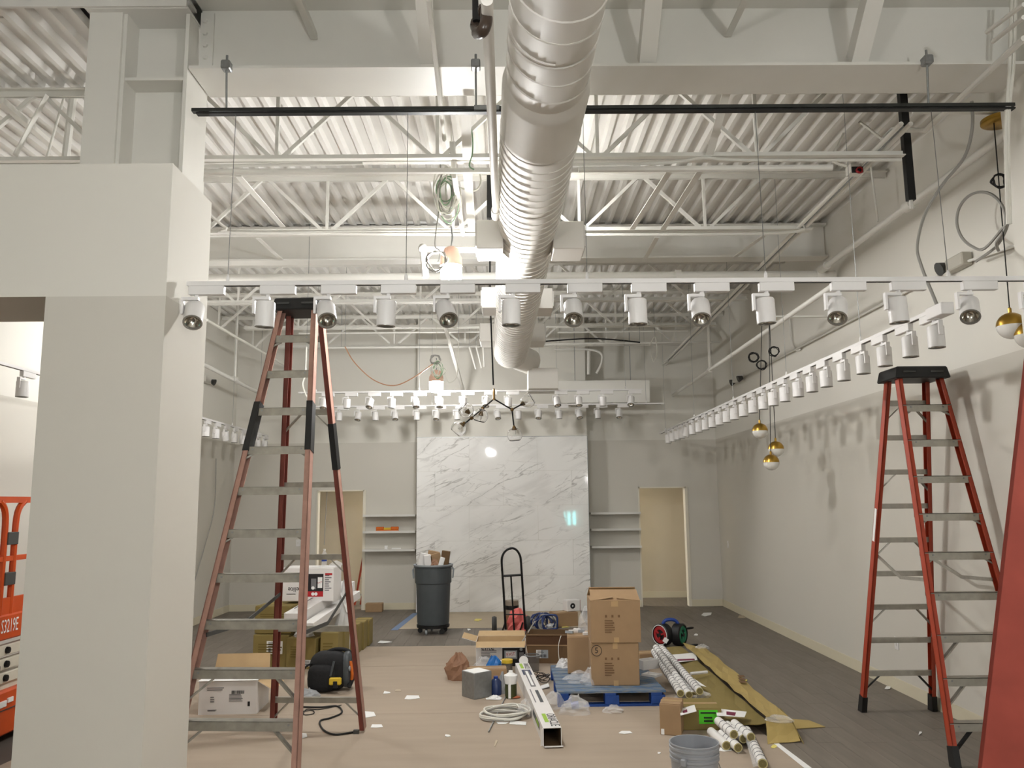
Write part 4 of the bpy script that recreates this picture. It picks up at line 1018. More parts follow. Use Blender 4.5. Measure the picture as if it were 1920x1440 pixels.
for x in (LX - 0.03, LX - 0.75):
    M().bar((x, Y0, 1.93), (x, Y1, 1.93), 0.04, 0.05, LIFTO).build('top_rail', o)
    M().bar((x, Y0, 1.46), (x, Y1, 1.46), 0.03, 0.04, LIFTO).build('mid_rail', o)
    for y, s in ((6.64, -1), (6.78, 1), (5.85, 1), (7.45, -1)):
        lp(spline([(x, y, 1.02), (x, y, 1.4), (x, y, 1.74), (x, y + s * 0.03, 1.86), (x, y + s * 0.1, 1.92)], 4), 'rail_post', 0.025)
    for z in (1.62, 1.3): M().cbox((x + 0.01, 6.71, z), (0.05, 0.14, 0.1), DARKG).build('hinge_bracket', o, bevel=0.004)

# ------------------------------------------------------------------ floor protection
def sheet(lab, pts, m=PAPER, t=0.003):
    pts = [V((p[0], p[1], 0.0005)) for p in pts]; c = sum(pts, V((0, 0, 0))) / len(pts); c.z = 0
    return tag(M().poly(pts, t, m, (0, 0, 1)).build('floor_protection_sheet', org=c), lab, 'floor paper')
sheet('tan floor protection sheet under the tall ladder, nearest the camera', [(-4.0, 3.0), (2.2, 3.0), (2.1, 6.0), (2.02, 7.6), (-3.6, 7.6)])
sheet('tan floor protection sheet under the pallet and the coil of cable', [(-3.55, 7.604), (2.02, 7.604), (1.95, 9.72), (-3.3, 9.72)])
sheet('tan floor protection sheet behind the brown paper bag, ending at the bare planks', [(-2.1, 9.726), (1.7, 9.73), (1.5, 11.0), (-1.95, 11.03)])
sheet('pale floor board strip along the foot of the marble', [(-1.62, 12.5), (1.2, 12.5), (1.25, 14.28), (-1.5, 14.28)], PAPER2)
tag(M().poly([(-1.72, 12.4, 0.001), (-1.62, 12.4, 0.001), (-1.5, 14.2, 0.001), (-1.6, 14.2, 0.001)], 0.0035, BLUETAPE, (0, 0, 1)).build('tape_strip', org=(-1.6, 13.3, 0)), 'strip of blue masking tape on the floor left of the grey bin', 'tape')
tag(M().poly([PZ(1448, 1392, 0.0045), PZ(1455, 1390, 0.0045), PZ(1522, 1440, 0.0045), PZ(1508, 1440, 0.0045)], 0.001, WPAPER, (0, 0, 1)).build('tape_strip', org=PZ(1480, 1415)), 'pale tape strip along the right edge of the floor paper', 'tape')
FZ = 0.0036

# ------------------------------------------------------------------ cartons
class Carton:
    def __init__(s, name, lab, cat, loc, rz, dims, outer=CARD, inner=CARDIN, flaps=None, tape=None, group=None, flaplen=None, slump=0.0):
        s.o = thing(name, lab, cat, loc, group); s.L = V(loc); s.R = RZ(rz); s.d = dims; s.rz = rz
        w, d, h = dims; t = 0.006
        def W(x, y, z): return s.L + s.R @ V((x, y, z))
        s.W = W; s.outer = outer; s.inner = inner
        m = M()
        if flaps is None:
            ps = [W(x * w / 2, y * d / 2, z) for z in (0, h) for x, y in ((-1, -1), (1, -1), (1, 1), (-1, 1))]
            m.hexa(ps, outer); m.build('carton_body', s.o, bevel=0.006)
            for k in (-1, 1):
                a, b = (-d / 2 + 0.004, -0.0015) if k < 0 else (0.0015, d / 2 - 0.004)
                M().hexa([W(x, y, z) for z in (h, h + 0.004) for x, y in ((-w / 2 + 0.004, a), (w / 2 - 0.004, a), (w / 2 - 0.004, b), (-w / 2 + 0.004, b))], outer).build('flap', s.o)
            tm = tape or mat('packing_tape', (176, 146, 104), 0.3)
            M().hexa([W(x, y, z) for z in (h + 0.004, h + 0.005) for x, y in ((-w / 2, -0.025), (w / 2, -0.025), (w / 2, 0.025), (-w / 2, 0.025))], tm).build('tape', s.o)
        else:
            vs = []; 
            for sx in (0, t):
                for z in (0 if sx == 0 else t, h):
                    vs += [W(x * (w / 2 - sx), y * (d / 2 - sx), z) for x, y in ((-1, -1), (1, -1), (1, 1), (-1, 1))]
            so = [(0, 1, 5, 4), (1, 2, 6, 5), (2, 3, 7, 6), (3, 0, 4, 7), (3, 2, 1, 0)]
            m.add(vs, so + [(4, 5, 13, 12), (5, 6, 14, 13), (6, 7, 15, 14), (7, 4, 12, 15)], outer)
            m.add(vs[8:], [(4, 5, 1, 0), (5, 6, 2, 1), (6, 7, 3, 2), (7, 4, 0, 3), (0, 1, 2, 3)], inner)
            m.build('carton_body', s.o)
            for side, ang in flaps.items():
                l = flaplen or (min(w, d) / 2)
                a = math.radians(ang)   # 0 straight up, 90 outward level, 180 hanging
                dz, do = math.cos(a) * l, math.sin(a) * l
                if side in 'fb':
                    y = -d / 2 if side == 'f' else d / 2; q = -1 if side == 'f' else 1
                    p = [W(-w / 2, y, h), W(w / 2, y, h), W(w / 2 - 0.01, y + q * do, h + dz), W(-w / 2 + 0.01, y + q * do, h + dz)]
                    nr = s.R @ V((0, q * math.cos(a), -math.sin(a)))
                else:
                    x = -w / 2 if side == 'l' else w / 2; q = -1 if side == 'l' else 1
                    p = [W(x, -d / 2, h), W(x, d / 2, h), W(x + q * do, d / 2 - 0.01, h + dz), W(x + q * do, -d / 2 + 0.01, h + dz)]
                    nr = s.R @ V((q * math.cos(a), 0, -math.sin(a)))
                m = M(); m.poly(p, 0.004, outer, nr)
                m.poly([v - nr * 0.0015 for v in p], 0.0013, inner, nr)
                m.build('flap', s.o)
    def fm(s, face, u, v):
        w, d, h = s.d; e = 0.0012
        if face == 'front': o, x, y = s.W(-w / 2 + u * w, -d / 2 - e, v * h), s.R @ V((1, 0, 0)), V((0, 0, 1))
        elif face == 'right': o, x, y = s.W(w / 2 + e, -d / 2 + u * d, v * h), s.R @ V((0, 1, 0)), V((0, 0, 1))
        elif face == 'left': o, x, y = s.W(-w / 2 - e, d / 2 - u * d, v * h), s.R @ V((0, -1, 0)), V((0, 0, 1))
        else: o, x, y = s.W(-w / 2 + u * w, -d / 2 + v * d, h + e), s.R @ V((1, 0, 0)), s.R @ V((0, 1, 0))
        return frame(o, x, y)
    def rect(s, face, u0, v0, u1, v1, m, name='print', lift=0.0, parent=None):
        w, d, h = s.d; A = w if face in ('front', 'top') else d; B = d if face == 'top' else h
        F = s.fm(face, u0, v0); a, b = (u1 - u0) * A, (v1 - v0) * B
        p = [F @ V((0, 0, lift)), F @ V((a, 0, lift)), F @ V((a, b, lift)), F @ V((0, b, lift))]
        return M().poly(p, 0.0008, m, F.to_3x3() @ V((0, 0, 1))).build(name, parent or s.o)
    def lines(s, face, u0, v0, u1, v1, n, m, seed=0, vert=False, name='print', lift=0.0008):
        """several printed lines (small text, barcodes) as one flat print"""
        rn_ = random.Random(seed); w, d, h = s.d; A = w if face in ('front', 'top') else d; B = d if face == 'top' else h
        mm = M()
        for k in range(n):
            if vert: ua = u0 + (u1 - u0) * (k + 0.1) / n; ub = ua + (u1 - u0) / n * rn_.uniform(0.3, 0.8); va, vb = v0, v1
            else: va = v1 - (v1 - v0) * (k + 0.75) / n; vb = va + (v1 - v0) / n * 0.5; ua, ub = u0, u0 + (u1 - u0) * rn_.uniform(0.55, 1.0)
            F = s.fm(face, ua, va); a, b = (ub - ua) * A, (vb - va) * B
            mm.poly([F @ V((0, 0, lift)), F @ V((a, 0, lift)), F @ V((a, b, lift)), F @ V((0, b, lift))], 0.0006, m, F.to_3x3() @ V((0, 0, 1)))
        return mm.build(name, s.o, kind='stuff')
    def text(s, face, u, v, txt, size, m, align='LEFT', rot=0, lift=0.001, name='lettering'):
        F = s.fm(face, u, v) @ Matrix.Rotation(math.radians(rot), 4, 'Z') @ Matrix.Translation((0, 0, lift))
        return lettering(txt, size, m, F, s.o, name, align=align)
    def shiplabel(s, face, u0, v0, u1, v1, seed=0):
        s.rect(face, u0, v0, u1, v1, WPAPER, 'shipping_label')
        du, dv_ = u1 - u0, v1 - v0
        s.lines(face, u0 + du * 0.1, v0 + dv_ * 0.55, u0 + du * 0.85, v0 + dv_ * 0.92, 4, INK, seed)
        s.lines(face, u0 + du * 0.12, v0 + dv_ * 0.1, u0 + du * 0.88, v0 + dv_ * 0.45, 12, INK, seed + 1, True, 'barcode')

# --- left: white open box under the ladder
c = Carton('cardboard_box', 'white opened carton with a tan flap on the floor under the tall ladder', 'box', (-2.53, 7.86, FZ), 2, (0.52, 0.42, 0.285), WCARD, CARDIN, {'r': 122, 'b': 20}, flaplen=0.17)
c.lines('front', 0.14, 0.72, 0.58, 0.84, 2, INKG, 4); c.lines('front', 0.52, 0.38, 0.76, 0.62, 6, INKG, 5); c.lines('front', 0.56, 0.62, 0.78, 0.72, 12, INK, 6, True, 'barcode')
c.lines('front', 0.16, 0.1, 0.38, 0.16, 2, INK, 7); c.rect('front', 0.84, 0.24, 0.88, 0.38, INK); c.lines('front', 0.2, 0.36, 0.28, 0.56, 3, INKG, 12)
pts = [c.W(-0.27, -0.225, 0.292), c.W(0.26, -0.225, 0.292), c.W(0.33, 0.14, 0.305), c.W(-0.22, 0.17, 0.31)]
tag(M().poly(pts, 0.003, WPAPER, (0, 0, 1)).build('paper_sheet', org=pts[0]), 'white sheet lying over the opened white carton', 'paper')

# --- olive cartons
def olive(lab, loc, rz, dims, seed, lab_=None):
    c = Carton('olive_carton', lab, 'box', loc, rz, dims, OLIVE, OLIVEL, None, OLIVEL, 'olive cartons behind the tall ladder')
    c.lines('front', 0.15, 0.35, 0.85, 0.75, 5, mat('olive_print', (112, 96, 46), 0.8), seed)
    if lab_: c.shiplabel(*lab_, seed)
    return c
c1 = olive('olive carton with a large white shipping label, bottom left of the stack', (-2.70, 9.98, FZ), -8, (0.44, 0.5, 0.36), 1, ('front', 0.38, 0.42, 0.82, 0.82))
c2 = olive('olive carton with a printed border, upper left of the stack', (-2.70, 10.0, FZ + 0.37), -8, (0.45, 0.46, 0.31), 2)
c4 = olive('olive carton in the middle bottom of the stack, behind the faded ladder rail', (-2.32, 9.83, FZ), -12, (0.36, 0.42, 0.34), 4, ('front', 0.62, 0.1, 0.95, 0.3))
for k in range(6):
    olive('olive carton in the row right of the stack, %s from the front' % ORD[k], (-2.03 + 0.022 * k, 9.72 + 0.30 * k, FZ), 0, (0.2, 0.285, 0.4 - 0.015 * k), 10 + k)
# white exit-sign carton on top
we = Carton('cardboard_box', 'white carton with black and red exit sign print, upside down on the olive stack', 'box', (-2.36, 10.1, FZ + 0.715), -4, (0.62, 0.34, 0.39), WCARD, CARDIN, None, WCARD)
we.rect('front', 0.36, 0.14, 0.80, 0.82, INK, 'print_panel'); we.rect('front', 0.36, 0.14, 0.80, 0.3, REDP, 'print_panel', 0.0006)
we.rect('front', 0.56, 0.36, 0.66, 0.68, INKG, 'print_panel', 0.0006); we.rect('front', 0.69, 0.4, 0.78, 0.72, WPAPER, 'print_panel', 0.0006)
we.text('front', 0.735, 0.56, 'EXIT', 0.028, REDP, 'CENTER', 12, 0.002); we.text('front', 0.33, 0.36, 'elite', 0.08, INK, 'LEFT', 180); we.lines('front', 0.08, 0.6, 0.32, 0.74, 3, INKG, 3)
we.lines('front', 0.08, 0.2, 0.32, 0.24, 1, INK, 9); we.lines('front', 0.83, 0.3, 0.96, 0.8, 8, INKG, 8); we.rect('front', 0.83, 0.78, 0.97, 0.84, REDP)
for k in range(3):
    F = we.fm('front', 0.60 + 0.06 * (k % 2), 0.22 + 0.18 * (k // 2)); M().lathe([(0.001, 0.002), (0.02, 0.002)], WPAPER, F.translation, 12, F.to_3x3()).build('print_dot', we.o)
# water bottle
bp = PY(608, 1050, 10.1); bp.z = FZ + 0.715 + 0.39 + 0.0055
o = thing('water_bottle', 'small clear water bottle with blue label standing on the white exit sign carton', 'bottle', bp)
M().lathe([(0.001, 0), (0.03, 0.0), (0.032, 0.02), (0.032, 0.14), (0.022, 0.165), (0.013, 0.18), (0.013, 0.19)], CLEAR, bp, 14).build('bottle_body', o, smooth=True)
M().lathe([(0.033, 0.06), (0.033, 0.12)], BLUE, bp, 14).build('label', o, smooth=True); M().lathe([(0.015, 0.185), (0.015, 0.205), (0.001, 0.205)], WHITE, bp, 12).build('cap', o)
def film(lab, c, r, h, seed, m=CLEAR, name='plastic_bag', n=14, cat='plastic bag', tp=1.6):
    rn_ = random.Random(seed); vs = []; fs = []; nr = 6; c = V(c)
    for j in range(nr):
        t = j / (nr - 1)
        for i in range(n):
            a = 2 * PI * i / n; rr = r * (1 - 0.75 * t ** tp) * rn_.uniform(0.75, 1.15)
            vs.append(c + V((rr * math.cos(a), rr * math.sin(a) * 0.8, max(0.001, h * t * rn_.uniform(0.8, 1.1)) if j else 0.001)))
    for j in range(nr - 1):
        for i in range(n): fs.append((j * n + i, j * n + (i + 1) % n, (j + 1) * n + (i + 1) % n, (j + 1) * n + i))
    fs.append(tuple(range((nr - 1) * n, nr * n)))
    return tag(M().add(vs, fs, m).build(name, org=c, smooth=False), lab, cat)
film('crumpled clear plastic on top of the white exit sign carton', bp + V((0.14, 0.05, 0)), 0.1, 0.06, 1)
film('crumpled white plastic hanging right of the exit sign carton', (-1.99, 10.25, 0.0), 0.13, 1.0, 2, mat('white_film', (232, 232, 232), 0.25, alpha=0.75, var=0.02, scale=20, bump=0.5))
# long white fixture boxes lying across the stack
def longbox(lab, a, b, wd, ht, m, grp=None, name='long_carton', up=(0, 0, 1)):
    a, b = V(a), V(b); o = thing(name, lab, 'box', (a + b) / 2, grp)
    M().bar(a, b, wd, ht, m, up).build('carton_body', o, bevel=0.004); return o
lb = longbox('long white fixture box lying across the olive cartons, upper of two', PY(548, 1160, 9.35), PY(652, 1098, 11.0), 0.2, 0.12, WCARD, 'long white boxes on the stack')
M().bar(PY(552, 1152, 9.4) + V((0, 0, 0.065)), PY(640, 1098, 10.9) + V((0, 0, 0.062)), 0.02, 0.002, INKG).build('print', lb)
longbox('long white fixture box lying across the olive cartons, lower of two', PY(570, 1168, 9.3) + V((0.05, 0, -0.05)), PY(660, 1106, 11.0) + V((0.05, 0, -0.06)), 0.12, 0.1, WCARD, 'long white boxes on the stack')
film('clear plastic wrap under the front end of the long white boxes', (-2.36, 9.74, 0.3495), 0.12, 0.15, 6, mat('white_film', (0, 0, 0)))
pp = [PY(632, 1098, 10.3), PY(640, 1118, 10.2), PY(650, 1148, 10.15), PY(655, 1150, 10.2), PY(659, 1120, 10.25), PY(661, 1094, 10.4)]
m = M(); nn = len(pp)
for a, b in zip(pp[:3], pp[1:3]): pass
m.add([pp[0], pp[1], pp[2], pp[3], pp[4], pp[5]], [(0, 1, 4, 5), (1, 2, 3, 4)], WPAPER)
tag(m.build('paper_sheet', org=pp[0], solid=0.004), 'white folded sheet hanging off the end of the long white boxes', 'paper')
# backpack
bc = V((-1.78, 8.58, FZ)); o = thing('backpack', 'black tool backpack with orange and yellow details on the floor beside the ladder', 'backpack', bc)
m = M(); m.sphere(bc + V((-0.03, 0.0, 0.19)), 0.2, BAGB, 20, 14, scale=(0.98, 0.7, 0.95), pw=0.62); m.build('main_bag', o, smooth=True)
M().sphere(bc + V((-0.08, -0.12, 0.14)), 0.14, BAGB, 16, 10, scale=(1.0, 0.6, 0.95), pw=0.6).build('front_pocket', o, smooth=True)
M().sphere(bc + V((0.15, 0.02, 0.2)), 0.18, GREYP, 16, 10, scale=(0.3, 0.75, 0.98), pw=0.7).build('side_panel', o, smooth=True)
M().tube(spline([bc + V((0.205, -0.05, 0.07)), bc + V((0.215, -0.08, 0.18)), bc + V((0.195, -0.07, 0.29))], 6), 0.016, ORANGE, 8).build('orange_trim', o, smooth=True)
M().tube(spline([bc + V((0.19, -0.1, 0.04)), bc + V((0.235, 0.0, 0.2)), bc + V((0.17, 0.03, 0.36)), bc + V((0.02, 0.02, 0.39)), bc + V((-0.1, 0.0, 0.34))], 6), 0.02, BAGB, 8).build('top_strap', o, smooth=True)
M().tube(spline([bc + V((-0.12, -0.1, 0.3)), bc + V((-0.25, -0.12, 0.24)), bc + V((-0.26, -0.14, 0.1))], 6), 0.01, BAGB, 6).build('side_strap', o)
M().box(bc + V((0.015, -0.235, 0.09)), bc + V((0.135, -0.19, 0.16)), YELLOW).build('yellow_pouch', o, bevel=0.01)
M().box(bc + V((0.055, -0.24, 0.06)), bc + V((0.1, -0.2, 0.13)), BAGB).build('pouch_strap', o, bevel=0.006)
M().bar(bc + V((0.02, -0.2, 0.17)), bc + V((0.05, -0.17, 0.31)), 0.03, 0.008, GREYP).build('grey_strap', o)
M().sphere(bc + V((0.19, -0.08, 0.22)), 0.03, GREYH, 10, 6, scale=(0.5, 1, 1)).build('badge', o)
film('grey plastic bag lying in front of the black backpack', (-1.98, 8.28, FZ), 0.16, 0.08, 9, mat('grey_film', (170, 172, 174), 0.3, alpha=0.8, var=0.05, scale=20, bump=0.4))
cable('power_cord', [PZ(555, 1325, 0.012), PZ(600, 1326, 0.012), PZ(632, 1324, 0.012), PZ(641, 1336, 0.012), PZ(620, 1346, 0.012), PZ(600, 1352, 0.012), PZ(606, 1368, 0.012), PZ(625, 1377, 0.012), PZ(650, 1375, 0.012), PZ(666, 1372, 0.012)], 0.008, CORD, 'black power cord curling on the floor inside the tall ladder')
o = tag(M().cbox(PZ(668, 1372, 0.018), (0.045, 0.03, 0.03), DARKG).build('plug', org=PZ(668, 1372, 0.018)), 'dark plug at the end of the black power cord', 'plug')
cable('thin_cord', [PZ(560, 1335, 0.009), PZ(585, 1332, 0.009), PZ(588, 1338, 0.009), PZ(570, 1340, 0.009), PZ(575, 1330, 0.009), PZ(600, 1330, 0.009), PZ(640, 1322, 0.009)], 0.004, CORD, 'thin tangled black wire beside the black power cord')

# ------------------------------------------------------------------ grey bin on dolly
tc = V((-1.07, 12.12, 0)); o = thing('trash_bin', 'large round dark grey bin on a wheeled dolly in front of the marble', 'trash bin', tc)
M().lathe([(0.001, 0.13), (0.225, 0.13), (0.232, 0.16), (0.25, 0.7), (0.265, 0.715), (0.268, 0.93), (0.283, 0.935), (0.283, 0.965), (0.262, 0.965), (0.255, 0.9), (0.24, 0.5), (0.001, 0.45)], GREYP, tc, 32).build('bin_body', o, smooth=True)
M().lathe([(0.262, 0.955), (0.29, 0.955), (0.292, 0.975), (0.262, 0.975)], GREYH, tc, 32).build('rim', o, smooth=True)
for a in (215, 35):
    q = RZ(a + 55); m = M()
    m.tube([tc + q @ V((-0.07, -0.262, 0.93)), tc + q @ V((-0.06, -0.295, 0.9)), tc + q @ V((-0.05, -0.285, 0.78)), tc + q @ V((0.05, -0.285, 0.78)), tc + q @ V((0.06, -0.295, 0.9)), tc + q @ V((0.07, -0.262, 0.93))], 0.01, GREYH, 6)
    m.build('handle', o)
M().lathe([(0.001, 0.085), (0.235, 0.085), (0.24, 0.12), (0.22, 0.128), (0.001, 0.128)], BLACK, tc, 28).build('dolly', o, smooth=True)
for k in range(5):
    a = 2 * PI * k / 5 + 0.5; p = tc + V((0.19 * math.cos(a), 0.19 * math.sin(a), 0.037))
    M().lathe([(0.001, -0.014), (0.036, -0.014), (0.036, 0.014), (0.001, 0.014)], GREYH if k % 2 else BLACK, p, 14, RY(90) if k % 2 else RX(90)).build('caster', o, smooth=True)
    M().cbox(p + V((0, 0, 0.04)), (0.03, 0.03, 0.03), BLACK).build('caster_fork', o)
for k, (dx, dy, rz, tilt, d, m_, lab) in enumerate(((-0.15, 0.0, 15, 12, (0.16, 0.12, 0.3), WCARD, 'white carton poking out of the grey bin, leftmost'), (-0.07, -0.1, 5, -6, (0.1, 0.05, 0.26), WCARD, 'narrow white box at the front of the grey bin'), (-0.03, 0.09, -8, 10, (0.16, 0.05, 0.36), CARD, 'brown cardboard piece poking out of the grey bin, left one'), (0.06, 0.02, 10, -14, (0.14, 0.06, 0.3), CARD, 'brown cardboard piece poking out of the grey bin, middle one'), (0.16, 0.06, -6, 8, (0.12, 0.06, 0.36), CARDD, 'dark brown cardboard piece poking out of the grey bin, right one'), (0.12, -0.11, 0, 16, (0.07, 0.03, 0.2), WPAPER, 'white paper roll in the front right of the grey bin'))):
    q = (RZ(rz) @ RY(tilt)); c = tc + V((dx, dy, 0.98))
    tag(M().cbox(c, d, m_, q).build('bin_waste', org=c, bevel=0.004), lab, 'waste', 'waste in the grey bin')
film('brown crumpled paper in the middle of the grey bin', tc + V((0.02, -0.08, 0.93)), 0.09, 0.12, 31, BROWNBAG, 'paper_wad', cat='waste')

# ------------------------------------------------------------------ hand truck
hc = V((0.10, 11.9, 0)); o = thing('hand_truck', 'black steel hand truck with looped handle standing before the marble', 'hand truck', hc)
def hp_(px, py, Y=11.85): return PY(px, py, Y)
L_ = [hp_(948, 1180), hp_(945, 1120), hp_(941, 1060), hp_(941, 1046), hp_(947, 1034), hp_(958, 1028), hp_(968, 1031), hp_(975, 1042), hp_(977, 1055), hp_(981, 1120), hp_(985, 1180)]
M().tube(L_[:2] + spline(L_[2:9], 4) + L_[9:], 0.016, BLACKM, 8).build('frame', o, smooth=True)
M().tube(spline([hp_(941, 1070, 11.9), hp_(942, 1044, 11.98), hp_(950, 1031, 12.0), hp_(958, 1029, 11.9)], 4), 0.014, BLACKM, 8).build('grip_loop', o, smooth=True)
M().tube([hp_(942, 1080), hp_(977, 1078)], 0.016, BLACKM, 8).build('crossbar', o); M().tube([hp_(958, 1080), hp_(964, 1182)], 0.012, BLACKM, 8).build('centre_bar', o)
M().tube([hp_(946, 1152), hp_(983, 1152)], 0.01, BLACKM, 8).build('crossbar', o)
for px in (950, 983): M().tube([hp_(px - 3, 1168), hp_(px - 9, 1186, 12.1)], 0.012, BLACKM, 8).build('axle_brace', o)
for px in (927, 990):
    c = PY(px, 1187, 12.1); c.z = 0.115
    M().lathe([(0.04, -0.03), (0.1, -0.035), (0.115, 0), (0.1, 0.035), (0.04, 0.03)], DARKG, c, 20, RY(90)).build('wheel', o, smooth=True)
    M().lathe([(0.001, -0.02), (0.045, -0.02), (0.045, 0.02), (0.001, 0.02)], GREYH, c, 12, RY(90)).build('wheel_hub', o)
c = PY(964, 1190, 11.75); M().box((c.x - 0.2, 11.55, 0.006), (c.x + 0.2, 11.85, 0.02), BLACKM).build('toe_plate', o)
film('pink plastic bag standing behind the hand truck', (0.16, 12.3, 0.0), 0.17, 0.3, 41, PINK, tp=3.5)
o = thing('wire_spool', 'grey spool with black band behind the hand truck', 'spool', PY(960, 1150, 12.35)); c = PY(960, 1152, 12.5)
c.z = 0.30
M().lathe([(0.001, -0.1), (0.1, -0.1), (0.1, 0.1), (0.001, 0.1)], mat('spool_grey', (150, 138, 122), 0.6), c, 18).build('spool_body', o, smooth=True); M().lathe([(0.102, -0.03), (0.102, 0.03)], BLACK, c, 18).build('band', o)
M().box((c.x - 0.12, c.y - 0.12, 0.0), (c.x + 0.12, c.y + 0.12, c.z - 0.1), CARD).build('carton_base', o)

# ------------------------------------------------------------------ open printed carton and its neighbours
ec = Carton('cardboard_box', 'open carton with exit sign print in the middle of the clutter', 'box', (-0.07, 9.84, FZ), -1, (0.57, 0.4, 0.275), WCARD, CARDIN, {'f': 103, 'b': 78, 'l': 74, 'r': 172}, flaplen=0.17)
ec.rect('front', 0.53, 0.0, 1.0, 0.98, INK, 'print_panel'); ec.rect('front', 0.56, 0.84, 1.0, 0.98, REDP, 'print_panel', 0.0007); ec.text('front', 0.1, 0.76, 'elite', 0.09, INK); ec.lines('front', 0.62, 0.87, 0.86, 0.95, 1, WPAPER, 3, lift=0.0018)
ec.lines('front', 0.1, 0.2, 0.42, 0.66, 8, INKG, 2); ec.rect('front', 0.57, 0.3, 0.83, 0.64, GREYH, 'print_panel', 0.0007); ec.rect('front', 0.60, 0.36, 0.80, 0.6, WPAPER, 'print_panel', 0.0014); ec.text('front', 0.70, 0.48, 'EXIT', 0.05, REDP, 'CENTER', 6, 0.003)
ec.rect('front', 0.87, 0.34, 0.96, 0.56, INKG, 'print_panel', 0.0007)
for k in range(2):
    F = ec.fm('front', 0.91, 0.68 + 0.13 * k); M().lathe([(0.001, 0.0015), (0.018, 0.0015)], GREYH, F.translation, 12, F.to_3x3()).build('print_dot', ec.o)
ob = Carton('cardboard_box', 'brown open box lying on its side between the printed carton and the pallet', 'box', (0.53, 9.95, FZ), -6, (0.58, 0.36, 0.33), CARDD, CARDD, {'f': 150}, flaplen=0.02)
ob2 = ob
ob.rect('front', 0.02, 0.60, 0.98, 0.98, mat('box_shadow_side', (84, 58, 38), 0.9), 'painted_inner_shade'); ob.rect('front', 0.02, 0.6, 0.98, 0.64, CARD, 'flap_edge', 0.003); ob.shiplabel('front', 0.2, 0.18, 0.44, 0.46, 4); ob.rect('front', 0.3, 0.18, 0.44, 0.46, GREYH, 'shipping_label', 0.0004)  # darker rectangle painted on the front stands in for the shaded inside
cable('white_wire', [PY(1052, 1192, 9.7), PY(1048, 1205, 9.65), PY(1047, 1222, 9.62), PY(1049, 1240, 9.6), PZ(1052, 1256, 0.006)], 0.004, CABW, 'thin white wire hanging on the brown side box')
cable('grey_rod', [PY(976, 1208, 9.75), PY(1003, 1165, 10.2)], 0.008, CABGR, 'thin pale stick poking out of the open printed carton', k=2)
sb = Carton('cardboard_box', 'small brown carton behind the pallet near the marble', 'box', (0.86, 12.65, FZ), 24, (0.36, 0.26, 0.2), CARD, CARDIN)
sb.rect('left', 0.3, 0.5, 0.6, 0.85, WPAPER, 'shipping_label')
rb = Carton('cardboard_box', 'little white box with black round mark and red side on the small brown carton', 'box', (0.99, 12.72, FZ + 0.207), 20, (0.22, 0.16, 0.16), WCARD, CARDIN, None, WCARD)
rb.rect('right', 0.0, 0.0, 1.0, 1.0, REDP, 'red_side'); F = rb.fm('front', 0.42, 0.5)
M().lathe([(0.001, 0.001), (0.042, 0.001)], INK, F.translation, 16, F.to_3x3()).build('round_mark', rb.o); M().poly([F @ V((-0.01, -0.014, 0.003)), F @ V((0.018, 0, 0.003)), F @ V((-0.01, 0.014, 0.003))], 0.0006, WPAPER).build('triangle_mark', rb.o)
# blue cable heap
o = thing('cable_heap', 'heap of blue cable on the floor behind the brown side box', 'cable', PZ(1020, 1168))
for k in range(6): 
    c = PZ(1022 + (k - 3) * 5, 1167, 0.05 + 0.015 * k); coil(c, 0.13, 2, BLUEW if k % 4 else CABGR, 0.014, seed=50 + k, flat=1.2).build('loop', o)
tag(M().sphere(PZ(1035, 1173, 0.04), 0.06, WPAPER, 10, 6, scale=(1.4, 0.8, 0.6)).build('paper_wad', org=PZ(1035, 1173, 0.04)), 'small white wad on the floor beside the blue cable heap', 'waste')
o = thing('conduit_bracket', 'bent thin steel frame left of the blue cable heap', 'bracket', PZ(1000, 1172))
M().tube(spline([PZ(990, 1172, 0.02), PZ(992, 1165, 0.12), PZ(1000, 1160, 0.14), PZ(1012, 1160, 0.14)], 4), 0.008, GALV, 6).build('wire_frame', o)

# ------------------------------------------------------------------ blue pallet with cartons
PX0, PX1, PYa, PYb = 0.46, 1.45, 7.76, 8.98
o = thing('pallet', 'worn blue wooden pallet carrying large cartons', 'pallet', ((PX0 + PX1) / 2, (PYa + PYb) / 2, 0))
n = 8; gap = 0.022; bw = (PYb - PYa - gap * (n - 1)) / n
for k in range(n):
    y = PYa + k * (bw + gap); M().box((PX0 + random.uniform(-.006, .006), y, 0.122), (PX1 + random.uniform(-.006, .006), y + bw, 0.14), PALT).build('top_board', o)
for x in (PX0, (PX0 + PX1) / 2 - 0.06, PX1 - 0.13):
    M().box((x, PYa, 0.1), (x + 0.1, PYb, 0.122), PALB).build('stringer', o)
    for y in (PYa, (PYa + PYb) / 2 - 0.07, PYb - 0.14): M().box((x, y, 0.02), (x + 0.13, y + 0.14, 0.1), PALB).build('block', o, bevel=0.004)
for y in (PYa, (PYa + PYb) / 2 - 0.05, PYb - 0.1): M().box((PX0, y, 0.002), (PX1, y + 0.1, 0.02), PALB).build('bottom_board', o)
def bigmarks(c, five):
    c.lines('front', 0.28, 0.22, 0.52, 0.55, 6, INKB, 3)
    for k in range(3): c.rect('front', 0.29 + k * 0.13, 0.6, 0.33 + k * 0.13, 0.66, INKB)
    c.rect('front', 0.46, 0.0, 0.56, 0.12, mat('packing_tape', (0, 0, 0)), 'tape'); c.rect('front', 0.46, 0.86, 0.56, 1.0, mat('packing_tape', (0, 0, 0)), 'tape')
    if five:
        F = c.fm('front', 0.12, 0.82); t = M(); t.tube([F @ V((0.048 * math.cos(a), 0.048 * math.sin(a), 0.001)) for a in [2 * PI * j / 20 for j in range(20)]], 0.0025, INK, 4, True); t.build('circle_mark', c.o)
        c.text('front', 0.12, 0.82, '5', 0.075, INK, 'CENTER')
